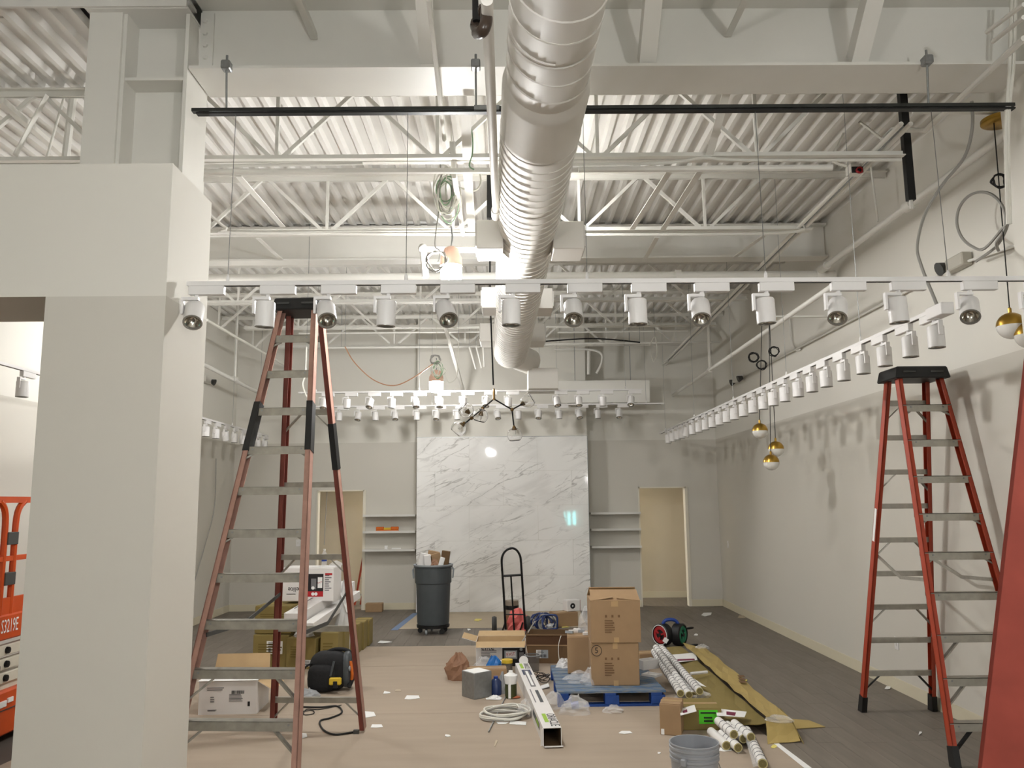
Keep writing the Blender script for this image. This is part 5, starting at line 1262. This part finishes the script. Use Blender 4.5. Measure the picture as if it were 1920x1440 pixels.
b1 = Carton('cardboard_box', 'large brown carton marked with a circled 5 on the blue pallet', 'box', (1.035, 8.2, 0.1405), -3, (0.455, 0.46, 0.39), CARD, CARDIN); bigmarks(b1, True)
b2_ = Carton('cardboard_box', 'large brown carton stacked on top of the one marked 5', 'box', (1.045, 8.2, 0.1405 + 0.396), -2, (0.475, 0.48, 0.385), CARD, CARDIN, {'f': -68, 'b': -64, 'l': -82, 'r': -84}, flaplen=0.22); bigmarks(b2_, False)
b2_.rect('front', 0.42, 0.86, 0.56, 0.99, mat('packing_tape', (0, 0, 0)), 'tape', 0.0005)
tb = Carton('cardboard_box', 'tall narrow brown carton heaped with white fittings on the back left of the pallet', 'box', (0.76, 8.72, 0.1405), -4, (0.27, 0.4, 0.36), CARD, CARDIN)
for k in range(6):
    p = tb.W(-0.11 + 0.042 * k, random.uniform(-0.17, 0.1), 0.36 + 0.025)
    q = RZ(random.uniform(0, 180)) @ RX(random.uniform(-10, 10))
    tag(M().cbox(p, (random.uniform(.05, .12), .03, .025), TRKW if k % 3 else GREYH, q).build('plastic_fitting', org=p), 'small %s plastic fitting on the tall narrow carton, %s from the left' % ('white' if k % 3 else 'grey', ORD[k]), 'fitting', 'white fittings on the tall narrow carton')
film('clear plastic bag on top of the tall narrow carton beside the big cartons', tb.W(0.07, 0.08, 0.367), 0.09, 0.26, 61)
film('clear plastic bubble wrap lying on the pallet boards in front of the cartons', (0.70, 8.2, 0.141), 0.16, 0.09, 62); film('second crumpled clear bag on the pallet against the big carton', (0.79, 8.05, 0.141), 0.1, 0.16, 63)
film('crumpled white plastic on the back left corner of the pallet', (0.6, 8.86, 0.141), 0.09, 0.09, 64, mat('white_film', (0, 0, 0)))
film('crumpled clear bag on the floor at the left front of the pallet', (0.60, 7.55, FZ), 0.15, 0.15, 65); film('crumpled clear bag on the floor beside the front middle of the pallet', (0.95, 7.58, FZ), 0.1, 0.06, 66)
film('crumpled clear film between the long fixture box and the pallet', (0.42, 7.75, FZ), 0.12, 0.14, 67)
p = PZ(1079, 1322, 0.035); o = thing('plastic_bottle', 'crushed clear bottle with blue label lying in front of the pallet', 'bottle', p)
M().lathe([(0.001, -0.1), (0.03, -0.1), (0.032, -0.02), (0.03, 0.06), (0.014, 0.09), (0.014, 0.1)], CLEAR, p, 12, RY(80)).build('bottle_body', o, smooth=True); M().lathe([(0.034, -0.04), (0.034, 0.03)], BLUE, p, 12, RY(80)).build('label', o)
# white tray boxes right of the big cartons
for k, (px, py, s_, rz, lab) in enumerate(((1214, 1252, 0.2, 28, 'white open tray leaning right of the big cartons'), (1222, 1266, 0.16, -40, 'small white lid in front of the white tray'))):
    p = PZ(px, py, 0.145); c = Carton('white_tray', lab, 'tray', (p.x, p.y, 0.1405), rz, (s_, 0.13, 0.09 if k == 0 else 0.02), WCARD, WCARD, {})
c = Carton('cardboard_box', 'small brown carton behind the right side of the big cartons', 'box', (1.56, 9.5, FZ), 10, (0.2, 0.2, 0.16), CARD, CARDIN)

# ------------------------------------------------------------------ clutter left of the pallet
film('crumpled brown paper bag standing on the floor left of the printed carton', (-0.53, 9.0, FZ), 0.135, 0.26, 71, BROWNBAG, 'paper_bag', 16, 'paper bag', 5.0)
film('clear plastic bag lying between the brown paper bag and the printed carton', (-0.26, 9.3, FZ), 0.17, 0.17, 72)
mc = V((-0.30, 8.22, FZ)); o = thing('metal_box', 'square grey metal box with a white paper on top', 'box', mc); q = RZ(38)
M().cbox(mc + V((0, 0, 0.12)), (0.21, 0.21, 0.24), GALV, q).build('box_body', o, bevel=0.004); M().cbox(mc + V((0, 0, 0.2415)), (0.19, 0.19, 0.002), WPAPER, q).build('paper_top', o)
c = Carton('cardboard_box', 'low brown carton behind the grey metal box', 'box', (-0.22, 8.95, FZ), 3, (0.42, 0.2, 0.12), CARD, CARDIN)
def jar(name, lab, c, prof, m, extra, cat):
    o = thing(name, lab, cat, c); M().lathe(prof, m, c, 18).build('container', o, smooth=True)
    for nm, pr, mm in extra: M().lathe(pr, mm, c, 18).build(nm, o, smooth=True)
    return o
p = PZ(951, 1262, FZ); jar('plastic_jar', 'clear jar with a yellow lid in front of the printed carton', p, [(0.001, 0), (0.055, 0), (0.058, 0.02), (0.058, 0.11)], mat('smoky_plastic', (120, 112, 100), 0.2, alpha=0.7, var=0.05), [('lid', [(0.062, 0.11), (0.062, 0.145), (0.001, 0.147)], YELLOW)], 'jar')
p = PZ(933, 1262, FZ); jar('plastic_jar', 'clear jar with a white lid left of the yellow lidded jar', p, [(0.001, 0), (0.05, 0), (0.05, 0.1)], mat('dark_clear', (96, 92, 110), 0.2, alpha=0.6, var=0.05), [('lid', [(0.052, 0.1), (0.052, 0.13), (0.001, 0.132)], WPAPER)], 'jar')
p = PZ(998, 1258, FZ); jar('plastic_jar', 'smoky clear tub beside the brown side box', p, [(0.001, 0), (0.075, 0), (0.085, 0.17)], mat('smoky_tub', (96, 92, 88), 0.2, alpha=0.55, var=0.05), [('rim', [(0.085, 0.165), (0.09, 0.175), (0.08, 0.176)], GREYH)], 'jar')
p = PZ(958, 1308, FZ); o = jar('paint_pot', 'dark green can with a large white cup on top left of the long fixture box', p, [(0.001, 0), (0.055, 0), (0.057, 0.02), (0.057, 0.13), (0.001, 0.13)], mat('dark_green_can', (60, 66, 30), 0.4, var=0.2, scale=12), [('white_cup', [(0.001, 0.132), (0.056, 0.132), (0.066, 0.2), (0.066, 0.21), (0.05, 0.215), (0.02, 0.235), (0.02, 0.25), (0.001, 0.25)], WPAPER)], 'can')
M().box((p.x - 0.025, p.y - 0.064, 0.01), (p.x + 0.0, p.y - 0.056, 0.135), WPAPER).build('label_strip', o)
for k, (px, py, dz, rz, lab) in enumerate(((930, 1302, 0.0, 20, 'dark blue plastic bottle lying upright beside the grey metal box'), (929, 1265, 0.02, -25, 'bright blue snack pouch on top of the dark blue bottle'))):
    p = PZ(px, py, FZ)
    if k == 0: jar('plastic_bottle', lab, p, [(0.001, 0), (0.055, 0), (0.058, 0.03), (0.055, 0.12), (0.03, 0.15), (0.001, 0.152)], mat('dark_blue_plastic', (40, 54, 92), 0.25, var=0.1), [('cap', [(0.022, 0.15), (0.022, 0.172), (0.001, 0.174)], BLUE)], 'bottle')
    else: film(lab, (p.x - 0.01, p.y - 0.05, FZ), 0.1, 0.2, 81, mat('bright_blue_film', (30, 104, 176), 0.25, var=0.2, scale=14, bump=0.3), 'snack_pouch', 12, 'pouch', 4.0)
film('crumpled grey plastic bag between the blue bottle and the white cup', PZ(942, 1300, FZ), 0.06, 0.19, 82, mat('grey_film', (0, 0, 0))); film('white crumpled wipe in front of the grey metal box', PZ(927, 1310, FZ), 0.08, 0.03, 83, WPAPER, 'paper_wad', cat='waste')
tag(M().sphere(PZ(964, 1307, 0.012), 0.05, mat('rust_rag', (168, 96, 64), 0.8), 10, 6, scale=(1.3, 0.8, 0.25)).build('rag', org=PZ(964, 1307, 0.012)), 'small rust-coloured rag at the foot of the white cup', 'rag')
# long fixture box with lettering
A0 = (PZ(1020, 1365, 0.14) + PZ(1051, 1365, 0.14)) / 2; B0 = (PZ(966, 1243, 0.14) + PZ(991, 1243, 0.14)) / 2
dA = V((B0.x - A0.x, B0.y - A0.y, 0)); LEN = dA.length; dA.normalize(); rzA = math.degrees(math.atan2(-dA.x, dA.y))
cen = V((A0.x, A0.y, FZ)) + dA * LEN / 2
fb = thing('fixture_carton', 'long white fixture carton lettered along its lid, open toward the camera', 'box', cen)
W_, H_ = 0.142, 0.138; Rm = RZ(rzA)
def FB(x, y, z): return cen + Rm @ V((x, y, z))
vs = []
for s_ in (0, 0.004):
    for y in (-LEN / 2, LEN / 2 - s_):
        vs += [FB(x * (W_ / 2 - s_), y, z) for x, z in ((-1, s_), (1, s_), (1, H_ - s_), (-1, H_ - s_))]
m = M(); m.add(vs, [(0, 1, 5, 4), (1, 2, 6, 5), (2, 3, 7, 6), (3, 0, 4, 7), (4, 5, 6, 7), (0, 1, 9, 8), (1, 2, 10, 9), (2, 3, 11, 10), (3, 0, 8, 11)], WCARD)
m.add(vs[8:], [(4, 5, 1, 0), (5, 6, 2, 1), (6, 7, 3, 2), (7, 4, 0, 3), (7, 6, 5, 4)], CARDD); m.build('carton_body', fb)
M().poly([FB(-W_ / 2, -LEN / 2, 0.004), FB(W_ / 2, -LEN / 2, 0.004), FB(W_ / 2 + 0.005, -LEN / 2 - 0.05, 0.02), FB(-W_ / 2 + 0.005, -LEN / 2 - 0.05, 0.02)], 0.01, WCARD).build('end_flap', fb)
M().poly([FB(-W_ / 2, -LEN / 2, H_), FB(-W_ / 2, -LEN / 2, 0.01), FB(-W_ / 2 - 0.02, -LEN / 2 - 0.01, 0.01), FB(-W_ / 2 - 0.015, -LEN / 2 - 0.01, H_ - 0.01)], 0.004, WCARD).build('end_flap', fb)
M().lathe([(0.001, 0.0), (0.05, 0.0), (0.05, 0.004), (0.001, 0.004)], WCARD, FB(0.02, LEN / 2 + 0.01, H_ + 0.02), 16, RX(80)).build('end_flap', fb)
def top(x, y): return frame(FB(x, y, H_ + 0.0012), -dA, Rm @ V((1, 0, 0)))
def prt(x0, x1, y0, y1, mm, nm='print', z=0.0012): M().poly([FB(x0, y0, H_ + z), FB(x1, y0, H_ + z), FB(x1, y1, H_ + z), FB(x0, y1, H_ + z)], 0.0006, mm, (0, 0, 1)).build(nm, fb)
lettering('ORACLE', 0.1, INK, top(0.03, -LEN / 2 + 0.42), fb, 'brand_lettering'); prt(-0.036, -0.004, -LEN / 2 + 0.16, -LEN / 2 + 0.42, GREENP)
lettering('ORACLE', 0.075, INK, top(0.032, LEN / 2 - 0.04), fb, 'brand_lettering'); prt(-0.036, -0.004, LEN / 2 - 0.3, LEN / 2 - 0.05, GREENP)
y = LEN / 2
prt(-0.04, 0.05, y - 0.62, y - 0.38, mat('navy_print', (58, 66, 92), 0.6)); prt(-0.02, 0.03, y - 1.15, y - 0.42, INKG, z=0.002); prt(-0.008, 0.016, y - 1.1, y - 0.45, WPAPER, z=0.003)
prt(-0.045, -0.035, y - 1.75, y - 1.25, INKG); prt(0.0, 0.03, y - 1.75, y - 1.3, GREYP)
M().bar(FB(-W_ / 2 - 0.001, -LEN / 2 + 0.25, 0.08), FB(-W_ / 2 - 0.001, -LEN / 2 + 0.75, 0.08), 0.001, 0.05, GREYP).build('side_print', fb); M().bar(FB(-W_ / 2 - 0.002, -LEN / 2 + 0.3, 0.08), FB(-W_ / 2 - 0.002, -LEN / 2 + 0.5, 0.08), 0.001, 0.03, GREENP).build('side_print', fb)
film('knotted clear film stuck to the side of the long fixture carton', FB(-W_ / 2 - 0.05, -0.35, 0), 0.08, 0.14, 91)
# cable coil on floor
o = thing('cable_coil', 'coil of white cable lying on the floor paper left of the long fixture carton', 'cable', PZ(945, 1345))
c = PZ(945, 1342, 0.014)
for k in range(6):
    r = 0.165 + 0.012 * (k % 3); pts = [c + V((0.012 * k - 0.03 + r * 1.08 * math.cos(a), 0.01 * k - 0.03 + r * 0.95 * math.sin(a), 0.006 + 0.008 * k + 0.006 * math.sin(3 * a + k))) for a in [2 * PI * j / 16 for j in range(16)]]
    M().tube(spline(pts, 3, True), 0.0085, CABW if k % 3 else CABGR, 6, True).build('loop', o, smooth=True)
M().tube(spline([c + V((-0.1, 0.05, 0.06)), c + V((0.0, 0.09, 0.07)), c + V((0.1, 0.14, 0.065)), c + V((0.14, 0.05, 0.05))], 5), 0.0085, CABW, 6).build('loose_end', o, smooth=True)
cable('metal_rod', [PZ(916, 1372, 0.012), PZ(950, 1302, 0.012)], 0.006, GALV, 'thin grey rod running under the white cable coil', k=2)
tag(M().poly([PZ(957, 1352, 0.005), PZ(987, 1354, 0.005), PZ(986, 1360, 0.005), PZ(955, 1358, 0.005)], 0.004, WPAPER, (0, 0, 1)).build('paper_strip', org=PZ(970, 1356)), 'white strip on the floor in front of the white cable coil, right one', 'paper')
tag(M().poly([PZ(930, 1354, 0.005), PZ(955, 1354, 0.005), PZ(948, 1358, 0.005), PZ(934, 1358, 0.005)], 0.004, WPAPER, (0, 0, 1)).build('paper_strip', org=PZ(940, 1356)), 'white strip on the floor in front of the white cable coil, left one', 'paper')
o = thing('wire_coil', 'tangle of thin dark wire between the long fixture carton and the pallet', 'cable', PZ(1016, 1272))
for k in range(6):
    c = PZ(1015 + random.uniform(-4, 4), 1270 + random.uniform(-6, 6), 0.02 + 0.012 * k); rr = random.uniform(0.06, 0.1)
    M().tube(spline([c + V((rr * math.cos(a), rr * math.sin(a), 0.02 * math.sin(2 * a + k))) for a in [2 * PI * j / 8 for j in range(8)]], 3, True), 0.004, CORD if k % 2 else BROWNP, 5, True).build('loop', o)
tag(M().poly([PZ(1010, 1288, 0.005), PZ(1028, 1282, 0.02), PZ(1030, 1288, 0.02), PZ(1014, 1293, 0.005)], 0.006, WPAPER, (0, 0, 1)).build('booklet', org=PZ(1020, 1288)), 'white booklet beside the tangle of dark wire', 'paper')

# ------------------------------------------------------------------ wire reels
o = thing('hose_reel', 'pair of black wire reels joined by a blue handle on the grey planks', 'cable reel', (2.12, 10.8, 0))
for x, mm, nm, an in ((2.02, REDW, 'red_reel', -52), (2.235, GREENW, 'green_reel', 52)):
    c = V((x, 10.85, 0.142)); q = RZ(an) @ RX(90)
    r = M().lathe([(0.001, -0.06), (0.13, -0.06), (0.14, -0.05), (0.14, 0.05), (0.13, 0.06), (0.118, 0.062), (0.116, 0.045), (0.001, 0.045)], BLACK, c, 24, q).build(nm, o, smooth=True)
    M().lathe([(0.062, 0.047), (0.07, 0.058), (0.1, 0.058), (0.112, 0.047)], mm, c, 24, q).build('wound_wire', r, smooth=True)
    for a in (20, 140, 260):
        M().cbox(c + q @ V((0.045 * math.cos(math.radians(a)), 0.045 * math.sin(math.radians(a)), 0.055)), (0.05, 0.022, 0.012), mm, q @ RZ(a)).build('spoke', r)
    M().lathe([(0.001, 0.07), (0.024, 0.068), (0.026, 0.046)], BLACK, c, 12, q).build('hub', r, smooth=True)
    if mm is REDW: M().lathe([(0.119, 0.062), (0.123, 0.0645), (0.127, 0.062)], WPAPER, c, 24, q).build('pale_rim', r, smooth=True)
M().tube(spline([(2.02, 10.85, 0.24), (2.05, 10.85, 0.31), (2.13, 10.85, 0.33), (2.2, 10.85, 0.31), (2.235, 10.85, 0.25)], 5), 0.022, BLUE, 10).build('handle', o, smooth=True)
for z, y in ((0.2, 10.9), (0.02, 10.7)): M().tube(spline([(2.3, y, z), (2.38, y - 0.03, z + 0.02), (2.43, y, z + 0.015), (2.38, y + 0.04, z), (2.3, y + 0.04, z)], 5), 0.012, BLACK, 6).build('hook', o, smooth=True)
M().cbox((2.03, 10.715, 0.09), (0.06, 0.004, 0.06), WPAPER, RY(35)).build('hang_tag', o)

# ------------------------------------------------------------------ flattened cardboard, white rolls
pa = [(2.06, 10.45), (2.46, 10.42), (2.42, 9.2), (2.36, 8.2), (2.31, 7.3), (2.24, 6.75), (1.78, 6.8), (1.68, 7.6), (1.72, 8.4), (1.85, 9.4)]
fc = thing('flattened_carton', 'long flattened olive carton with taped flap lying on the grey planks', 'cardboard', (2.05, 8.6, 0))
rn = random.Random(9)
def flat(pts, name, m, z=0.02, seed=1, nx_=4, ny_=10, amp=0.02):
    """a creased sheet: bilinear patch between four corners"""
    r_ = random.Random(seed); a, b, c, d = [V(p) for p in pts]; vs = []; fs = []
    for j in range(ny_ + 1):
        for i in range(nx_ + 1):
            u, v = i / nx_, j / ny_
            p = a.lerp(b, u).lerp(d.lerp(c, u), v); p.z += r_.uniform(-amp, amp); p.z = max(p.z, 0.005); vs.append(p)
    for j in range(ny_):
        for i in range(nx_): k = j * (nx_ + 1) + i; fs.append((k, k + 1, k + nx_ + 2, k + nx_ + 1))
    return M().add(vs, fs, m).build(name, fc, solid=0.005)
flat([(1.74, 6.85, 0.05), (2.10, 6.8, 0.1), (2.16, 10.4, 0.07), (1.84, 10.42, 0.03)], 'base_panel', OLIVE, seed=1, amp=0.012)
flat([(2.06, 6.74, 0.145), (2.28, 6.75, 0.11), (2.44, 10.3, 0.06), (2.18, 10.38, 0.1)], 'top_flap', OLIVEL, seed=2, amp=0.014, ny_=14)
flat([(2.0, 6.55, 0.01), (2.27, 6.6, 0.01), (2.28, 6.77, 0.12), (2.06, 6.76, 0.15)], 'front_end', OLIVEL, seed=3, nx_=3, ny_=3, amp=0.008)
flat([(2.28, 6.55, 0.005), (2.34, 7.0, 0.012), (2.32, 7.2, 0.11), (2.27, 6.75, 0.12)], 'end_flap', OLIVE, seed=4, nx_=2, ny_=2, amp=0.004)
flat([(2.33, 6.95, 0.008), (2.62, 7.0, 0.006), (2.56, 7.2, 0.006), (2.34, 7.2, 0.03)], 'torn_flap', OLIVEL, seed=5, nx_=2, ny_=2, amp=0.003)
mm = M()
for k in range(3): 
    p = V((2.24 + 0.03 * k, 8.1 + 0.12 * k, 0.125)); mm.poly([p, p + V((0.06, 0, 0)), p + V((0.066, 0.09, 0)), p + V((0.005, 0.09, 0))], 0.001, INKB, (0, 0, 1))
mm.build('print', fc, kind='stuff')
film('shiny clear wrap around the near end of the flattened olive carton', (2.15, 6.72, 0.13), 0.12, 0.05, 95)
film('shiny clear tape at the far end of the flattened olive carton', (2.38, 10.2, 0.08), 0.09, 0.05, 96)
def roll(lab, a, b, r, grp, rings=True):
    a, b = V(a), V(b); o = thing('paper_roll', lab, 'roll', (a + b) / 2, grp); d = (b - a).normalized()
    vs = []; q = V((0, 0, 1)).rotation_difference(d).to_matrix(); L = (b - a).length
    M().lathe([(r, 0), (r, L), (r * 0.8, L), (r * 0.78, L - 0.1), (0.001, L - 0.1)], TUBEW, a, 14, q, capb=True).build('roll_wrap', o, smooth=True)
    M().lathe([(r * 0.79, 0.001), (r * 0.79, -0.001), (r * 0.99, -0.001)], TUBEI, a, 14, q, capb=False).build('core_edge', o)
    M().lathe([(r * 0.78, -0.002), (0.001, -0.0015)], mat('roll_hollow', (120, 108, 66), 0.8), a, 14, q).build('core', o)
    if rings:
        m = M(); t = 0.08
        while t < L - 0.05:
            c = a + d * t; pts = [c + q @ V((r * 1.01 * math.cos(x), r * 1.01 * math.sin(x), 0.035 * (x / PI - 0.5))) for x in [PI * 0.0 + PI * j / 8 - 0.1 for j in range(9)]]
            pts2 = [c + q @ V((r * 1.01 * math.cos(x), r * 1.01 * math.sin(x), 0.0)) for x in [2 * PI * j / 12 for j in range(13)]]
            m.tube(pts2, 0.0035, INKG, 4); t += 0.075
        m.build('printed_ring', o, kind='stuff')
    return o
names = ['lower left', 'middle', 'upper right', 'hidden centre']
for k, ((ax, ay, az), (bx, by, bz)) in enumerate((((1276, 1300, 0.12), (1226, 1222, 0.22)), ((1292, 1303, 0.11), (1230, 1214, 0.30)), ((1312, 1296, 0.17), (1240, 1214, 0.24)), ((1300, 1304, 0.09), (1232, 1218, 0.2)))):
    roll('white ringed paper roll in the bundle right of the pallet, %s one' % names[k], PZ(ax, ay, az), PZ(bx, by, bz), 0.034, 'white rolls right of the pallet')
film('clear plastic wrap gathered at the near end of the white roll bundle', PZ(1300, 1312, 0.03), 0.17, 0.13, 97)
for k, (px, py, z, lab) in enumerate(((1376, 1377, 0.11, 'highest'), (1362, 1398, 0.04, 'lowest left'), (1384, 1402, 0.045, 'middle low'), (1394, 1385, 0.07, 'short right'), (1408, 1382, 0.1, 'far right'))):
    a = PZ(px, py, z); roll('short view of a white paper roll end by the green label carton, %s one' % lab, a, a + V((-0.03, 0.34, 0.01)), 0.034, 'white roll ends by the green label carton', k != 1)
roll('white paper roll lying alone toward the camera beside the bucket', PZ(1430, 1432, 0.036), PZ(1400, 1370, 0.05), 0.036, None)
tag(M().poly([PZ(1412, 1438, 0.03), PZ(1422, 1436, 0.03), PZ(1408, 1372, 0.07), PZ(1394, 1374, 0.07)], 0.02, CLEAR, (0, 0, 1)).build('plastic_sleeve', org=PZ(1405, 1400)), 'clear plastic sleeve beside the lone white roll', 'plastic sleeve')
gc = Carton('cardboard_box', 'olive carton with a bright green label among the white rolls', 'box', (1.60, 7.12, FZ), -2, (0.32, 0.34, 0.17), OLIVE, OLIVEL)
gc.rect('front', 0.42, 0.3, 0.90, 0.94, GREENL, 'green_label'); gc.lines('front', 0.46, 0.74, 0.86, 0.88, 1, INK, 2, lift=0.0018); gc.lines('front', 0.54, 0.36, 0.80, 0.66, 2, INK, 5, lift=0.0018)
bc_ = Carton('cardboard_box', 'small upright brown carton left of the green label carton', 'box', (1.34, 6.92, FZ), -18, (0.17, 0.22, 0.24), CARD, CARDIN)
bc_.rect('front', 0.05, 0.02, 0.2, 0.2, WPAPER, 'shipping_label')
def sheetp(lab, pts, z, m=WPAPER, red=None, name='paper_sheet'):
    p = [PZ(x, y, z) for x, y in pts]; o = thing(name, lab, 'paper', sum(p, V((0, 0, 0))) / len(p))
    M().poly(p, 0.003, m, (0, 0, 1)).build('sheet', o)
    if red: M().poly([PZ(x, y, z + 0.004) for x, y in red], 0.001, mat('plum_print', (120, 40, 70), 0.6), (0, 0, 1)).build('print_band', o)
sheetp('white printed bag with plum lettering at the far end of the flattened carton', [(1260, 1228), (1303, 1224), (1308, 1238), (1268, 1242)], 0.08, red=[(1270, 1236), (1302, 1235), (1303, 1238), (1270, 1239)])
sheetp('white printed bag with plum lettering beside the near end of the flattened carton', [(1342, 1322), (1352, 1330), (1400, 1335), (1396, 1345), (1344, 1342)], 0.14, red=[(1362, 1334), (1380, 1336), (1378, 1342), (1362, 1340)])
sheetp('white printed bag with plum mark under the wrapped rolls', [(1274, 1330), (1302, 1322), (1306, 1334), (1276, 1342)], 0.18, red=[(1280, 1333), (1288, 1330), (1289, 1335), (1281, 1337)])
cable('white_stick', [PZ(1295, 1263, 0.12), PZ(1326, 1260, 0.12)], 0.016, TUBEW, 'short white stick lying across the flattened carton', k=2)
sheetp('torn white foam sheet on the flattened carton', [(1276, 1252), (1284, 1258), (1300, 1272), (1324, 1288), (1308, 1284), (1290, 1274), (1276, 1262)], 0.12)

# ------------------------------------------------------------------ bucket
kc = PZ(1301, 1391, 0.37); kc.z = 0
o = thing('bucket', 'grey plastic bucket at the bottom edge of the picture', 'bucket', kc)
M().lathe([(0.001, 0.004), (0.128, 0.004), (0.133, 0.03), (0.146, 0.27), (0.153, 0.275), (0.153, 0.29), (0.147, 0.293), (0.147, 0.303), (0.154, 0.306), (0.154, 0.318), (0.148, 0.321), (0.148, 0.335), (0.155, 0.338), (0.155, 0.352), (0.15, 0.355), (0.151, 0.366), (0.156, 0.368), (0.154, 0.373), (0.146, 0.372), (0.143, 0.3), (0.125, 0.02), (0.001, 0.018)], BUCK, kc, 40).build('pail', o, smooth=True)
M().cbox(kc + V((-0.095, -0.128, 0.285)), (0.035, 0.03, 0.045), BUCK, RZ(-36)).build('ear', o, bevel=0.006); M().cbox(kc + V((0.12, 0.1, 0.285)), (0.035, 0.03, 0.045), BUCK, RZ(-36)).build('ear', o, bevel=0.006)
M().tube(spline([kc + V((-0.1, -0.135, 0.28)), kc + V((-0.17, -0.12, 0.2)), kc + V((-0.14, -0.12, 0.08)), kc + V((0.0, -0.02 - 0.15, 0.04)), kc + V((0.13, -0.08, 0.09)), kc + V((0.17, 0.04, 0.2)), kc + V((0.125, 0.11, 0.28))], 5), 0.003, GALV, 6).build('wire_handle', o)

# ------------------------------------------------------------------ shelves on the back wall
for side, x0, x1, ys in (('left', -2.52, -1.60, (1.645, 1.36, 1.045)), ('right', 1.50, 2.38, (1.645, 1.36, 1.06))):
    for k, z in enumerate(ys):
        o = thing('wall_shelf', 'white wall shelf on the %s of the marble, %s' % (side, ('highest', 'middle', 'lowest')[k]), 'shelf', ((x0 + x1) / 2, YB - 0.13, z), 'wall shelves beside the marble')
        M().box((x0, YB - 0.26, z - 0.012), (x1, YB - 0.001, z + 0.012), SHELF).build('board', o); M().box((x0, YB - 0.268, z - 0.02), (x1, YB - 0.26, z + 0.02), SHELF).build('front_lip', o)
p = V((-2.10, YB - 0.16, 1.3725)); o = thing('spirit_level', 'short orange spirit level on the left middle shelf', 'spirit level', p)
M().box(p + V((-0.2, -0.03, 0)), p + V((0.2, 0.03, 0.025)), ORANGE).build('body', o, bevel=0.004)
for s in (-1, 1): M().box(p + V((s * 0.13 - 0.07, -0.03, 0.025)), p + V((s * 0.13 + 0.07, 0.03, 0.075)), ORANGE).build('end_block', o, bevel=0.008)
M().box(p + V((-0.06, -0.028, 0.025)), p + V((0.06, 0.028, 0.06)), YELLOW).build('vial', o)
for k, dx in enumerate((-0.02, 0.16)):
    p = V((-2.1 + dx, YB - 0.15, 1.0575)); tag(M().cbox(p + V((0, 0, 0.03 if k == 0 else 0.01)), (0.05, 0.04, 0.06) if k == 0 else (0.16, 0.03, 0.02), WPAPER).build('plastic_fitting', org=p), 'small white fitting on the left lowest shelf, %s one' % ('upright' if k == 0 else 'flat'), 'fitting')
c = Carton('cardboard_box', 'small brown carton on the floor at the left end of the shelf wall', 'box', (-2.30, 14.5, 0.0), 0, (0.29, 0.18, 0.14), CARD, CARDIN)
# switch, outlets
for (X, Y, z, lab, ax) in ((None, None, None, 'white light switch on the back wall left of the left doorway', 0), (XR - 0.004, 9.1, 0.42, 'white outlet plate low on the right wall', 1), (XR - 0.004, 14.2, 1.1, 'white switch plate on the right wall near the back corner', 1)):
    if ax == 0: p = PY(559, 1018, YB - 0.004)
    else: p = V((X, Y, z)) if z > 1 else PX(1681, 1206, XR - 0.004)
    o = thing('wall_plate', lab, 'wall plate', p)
    d = (0.075, 0.008, 0.12) if ax == 0 else (0.008, 0.075, 0.12)
    M().cbox(p, d, TRKW).build('plate', o, bevel=0.002); M().cbox(p + V((0, -0.006, 0) if ax == 0 else (-0.006, 0, 0)), tuple(x * 0.35 if x > 0.01 else x for x in d), SHELF).build('rocker', o)
cable('hanging_wire', [PX(405, 860, -4.86), PX(402, 950, -4.85), PX(385, 1020, -4.84), PX(366, 1085, -4.84), PX(360, 1118, -4.86)], 0.008, CABGR, 'thin grey wire hanging down the left wall beside the column')
cable('hanging_wire', [PY(614, 900, YB + 0.3) + V((0, 0, 0.35)), PY(613, 925, YB + 0.3), PY(610, 980, YB + 0.3), PY(608, 1022, YB + 0.3)], 0.008, CABGR, 'thin grey wire hanging in the left doorway')

# ------------------------------------------------------------------ scraps
SCR = [(772, 1308, 30, 8, 0), (726, 1299, 12, 4, 0), (745, 1295, 12, 4, 1), (722, 1204, 26, 4, 0), (664, 1203, 8, 4, 0), (1172, 1373, 26, 5, 0), (1236, 1412, 8, 4, 0), (840, 1380, 10, 5, 0), (930, 1394, 4, 12, 1), (1325, 1152, 20, 6, 0), (1390, 1157, 14, 5, 1), (1305, 1190, 8, 4, 0), (1398, 1276, 10, 5, 2), (1452, 1400, 12, 5, 2), (897, 1162, 14, 4, 2), (1380, 1280, 16, 4, 1), (690, 1340, 30, 12, 0), (706, 1362, 22, 6, 0), (569, 1380, 14, 10, 0), (1360, 1405, 26, 8, 0), (1385, 1408, 12, 8, 0), (1665, 1290, 10, 5, 0), (1725, 1375, 8, 5, 0), (1010, 1170, 8, 4, 0), (880, 1180, 8, 3, 0), (1060, 1175, 12, 4, 2)]
for k, (px, py, wd, ht, t) in enumerate(SCR):
    z = 0.005; r_ = random.Random(k)
    pts = [PZ(px + wd / 2 * a + r_.uniform(-2, 2), py + ht / 2 * b + r_.uniform(-1, 1), z) for a, b in ((-1, 0.6), (-0.2, 1), (1, 0.4), (0.8, -0.8), (-0.6, -1))]
    tag(M().poly(pts, 0.003, (WPAPER, PAPER2, mat('yellow_scrap', (226, 214, 120), 0.7))[t], (0, 0, 1)).build('paper_scrap', org=pts[0]), 'small %s scrap lying flat on the floor, %s from the left among the %s ones' % (('white', 'tan', 'yellow')[t], ORD[sum(1 for q in SCR if q[4] == t and q[0] < px)], ('white', 'tan', 'yellow')[t]), 'scrap', ('white scraps on the floor', 'tan scraps on the floor', 'yellow scraps on the floor')[t])
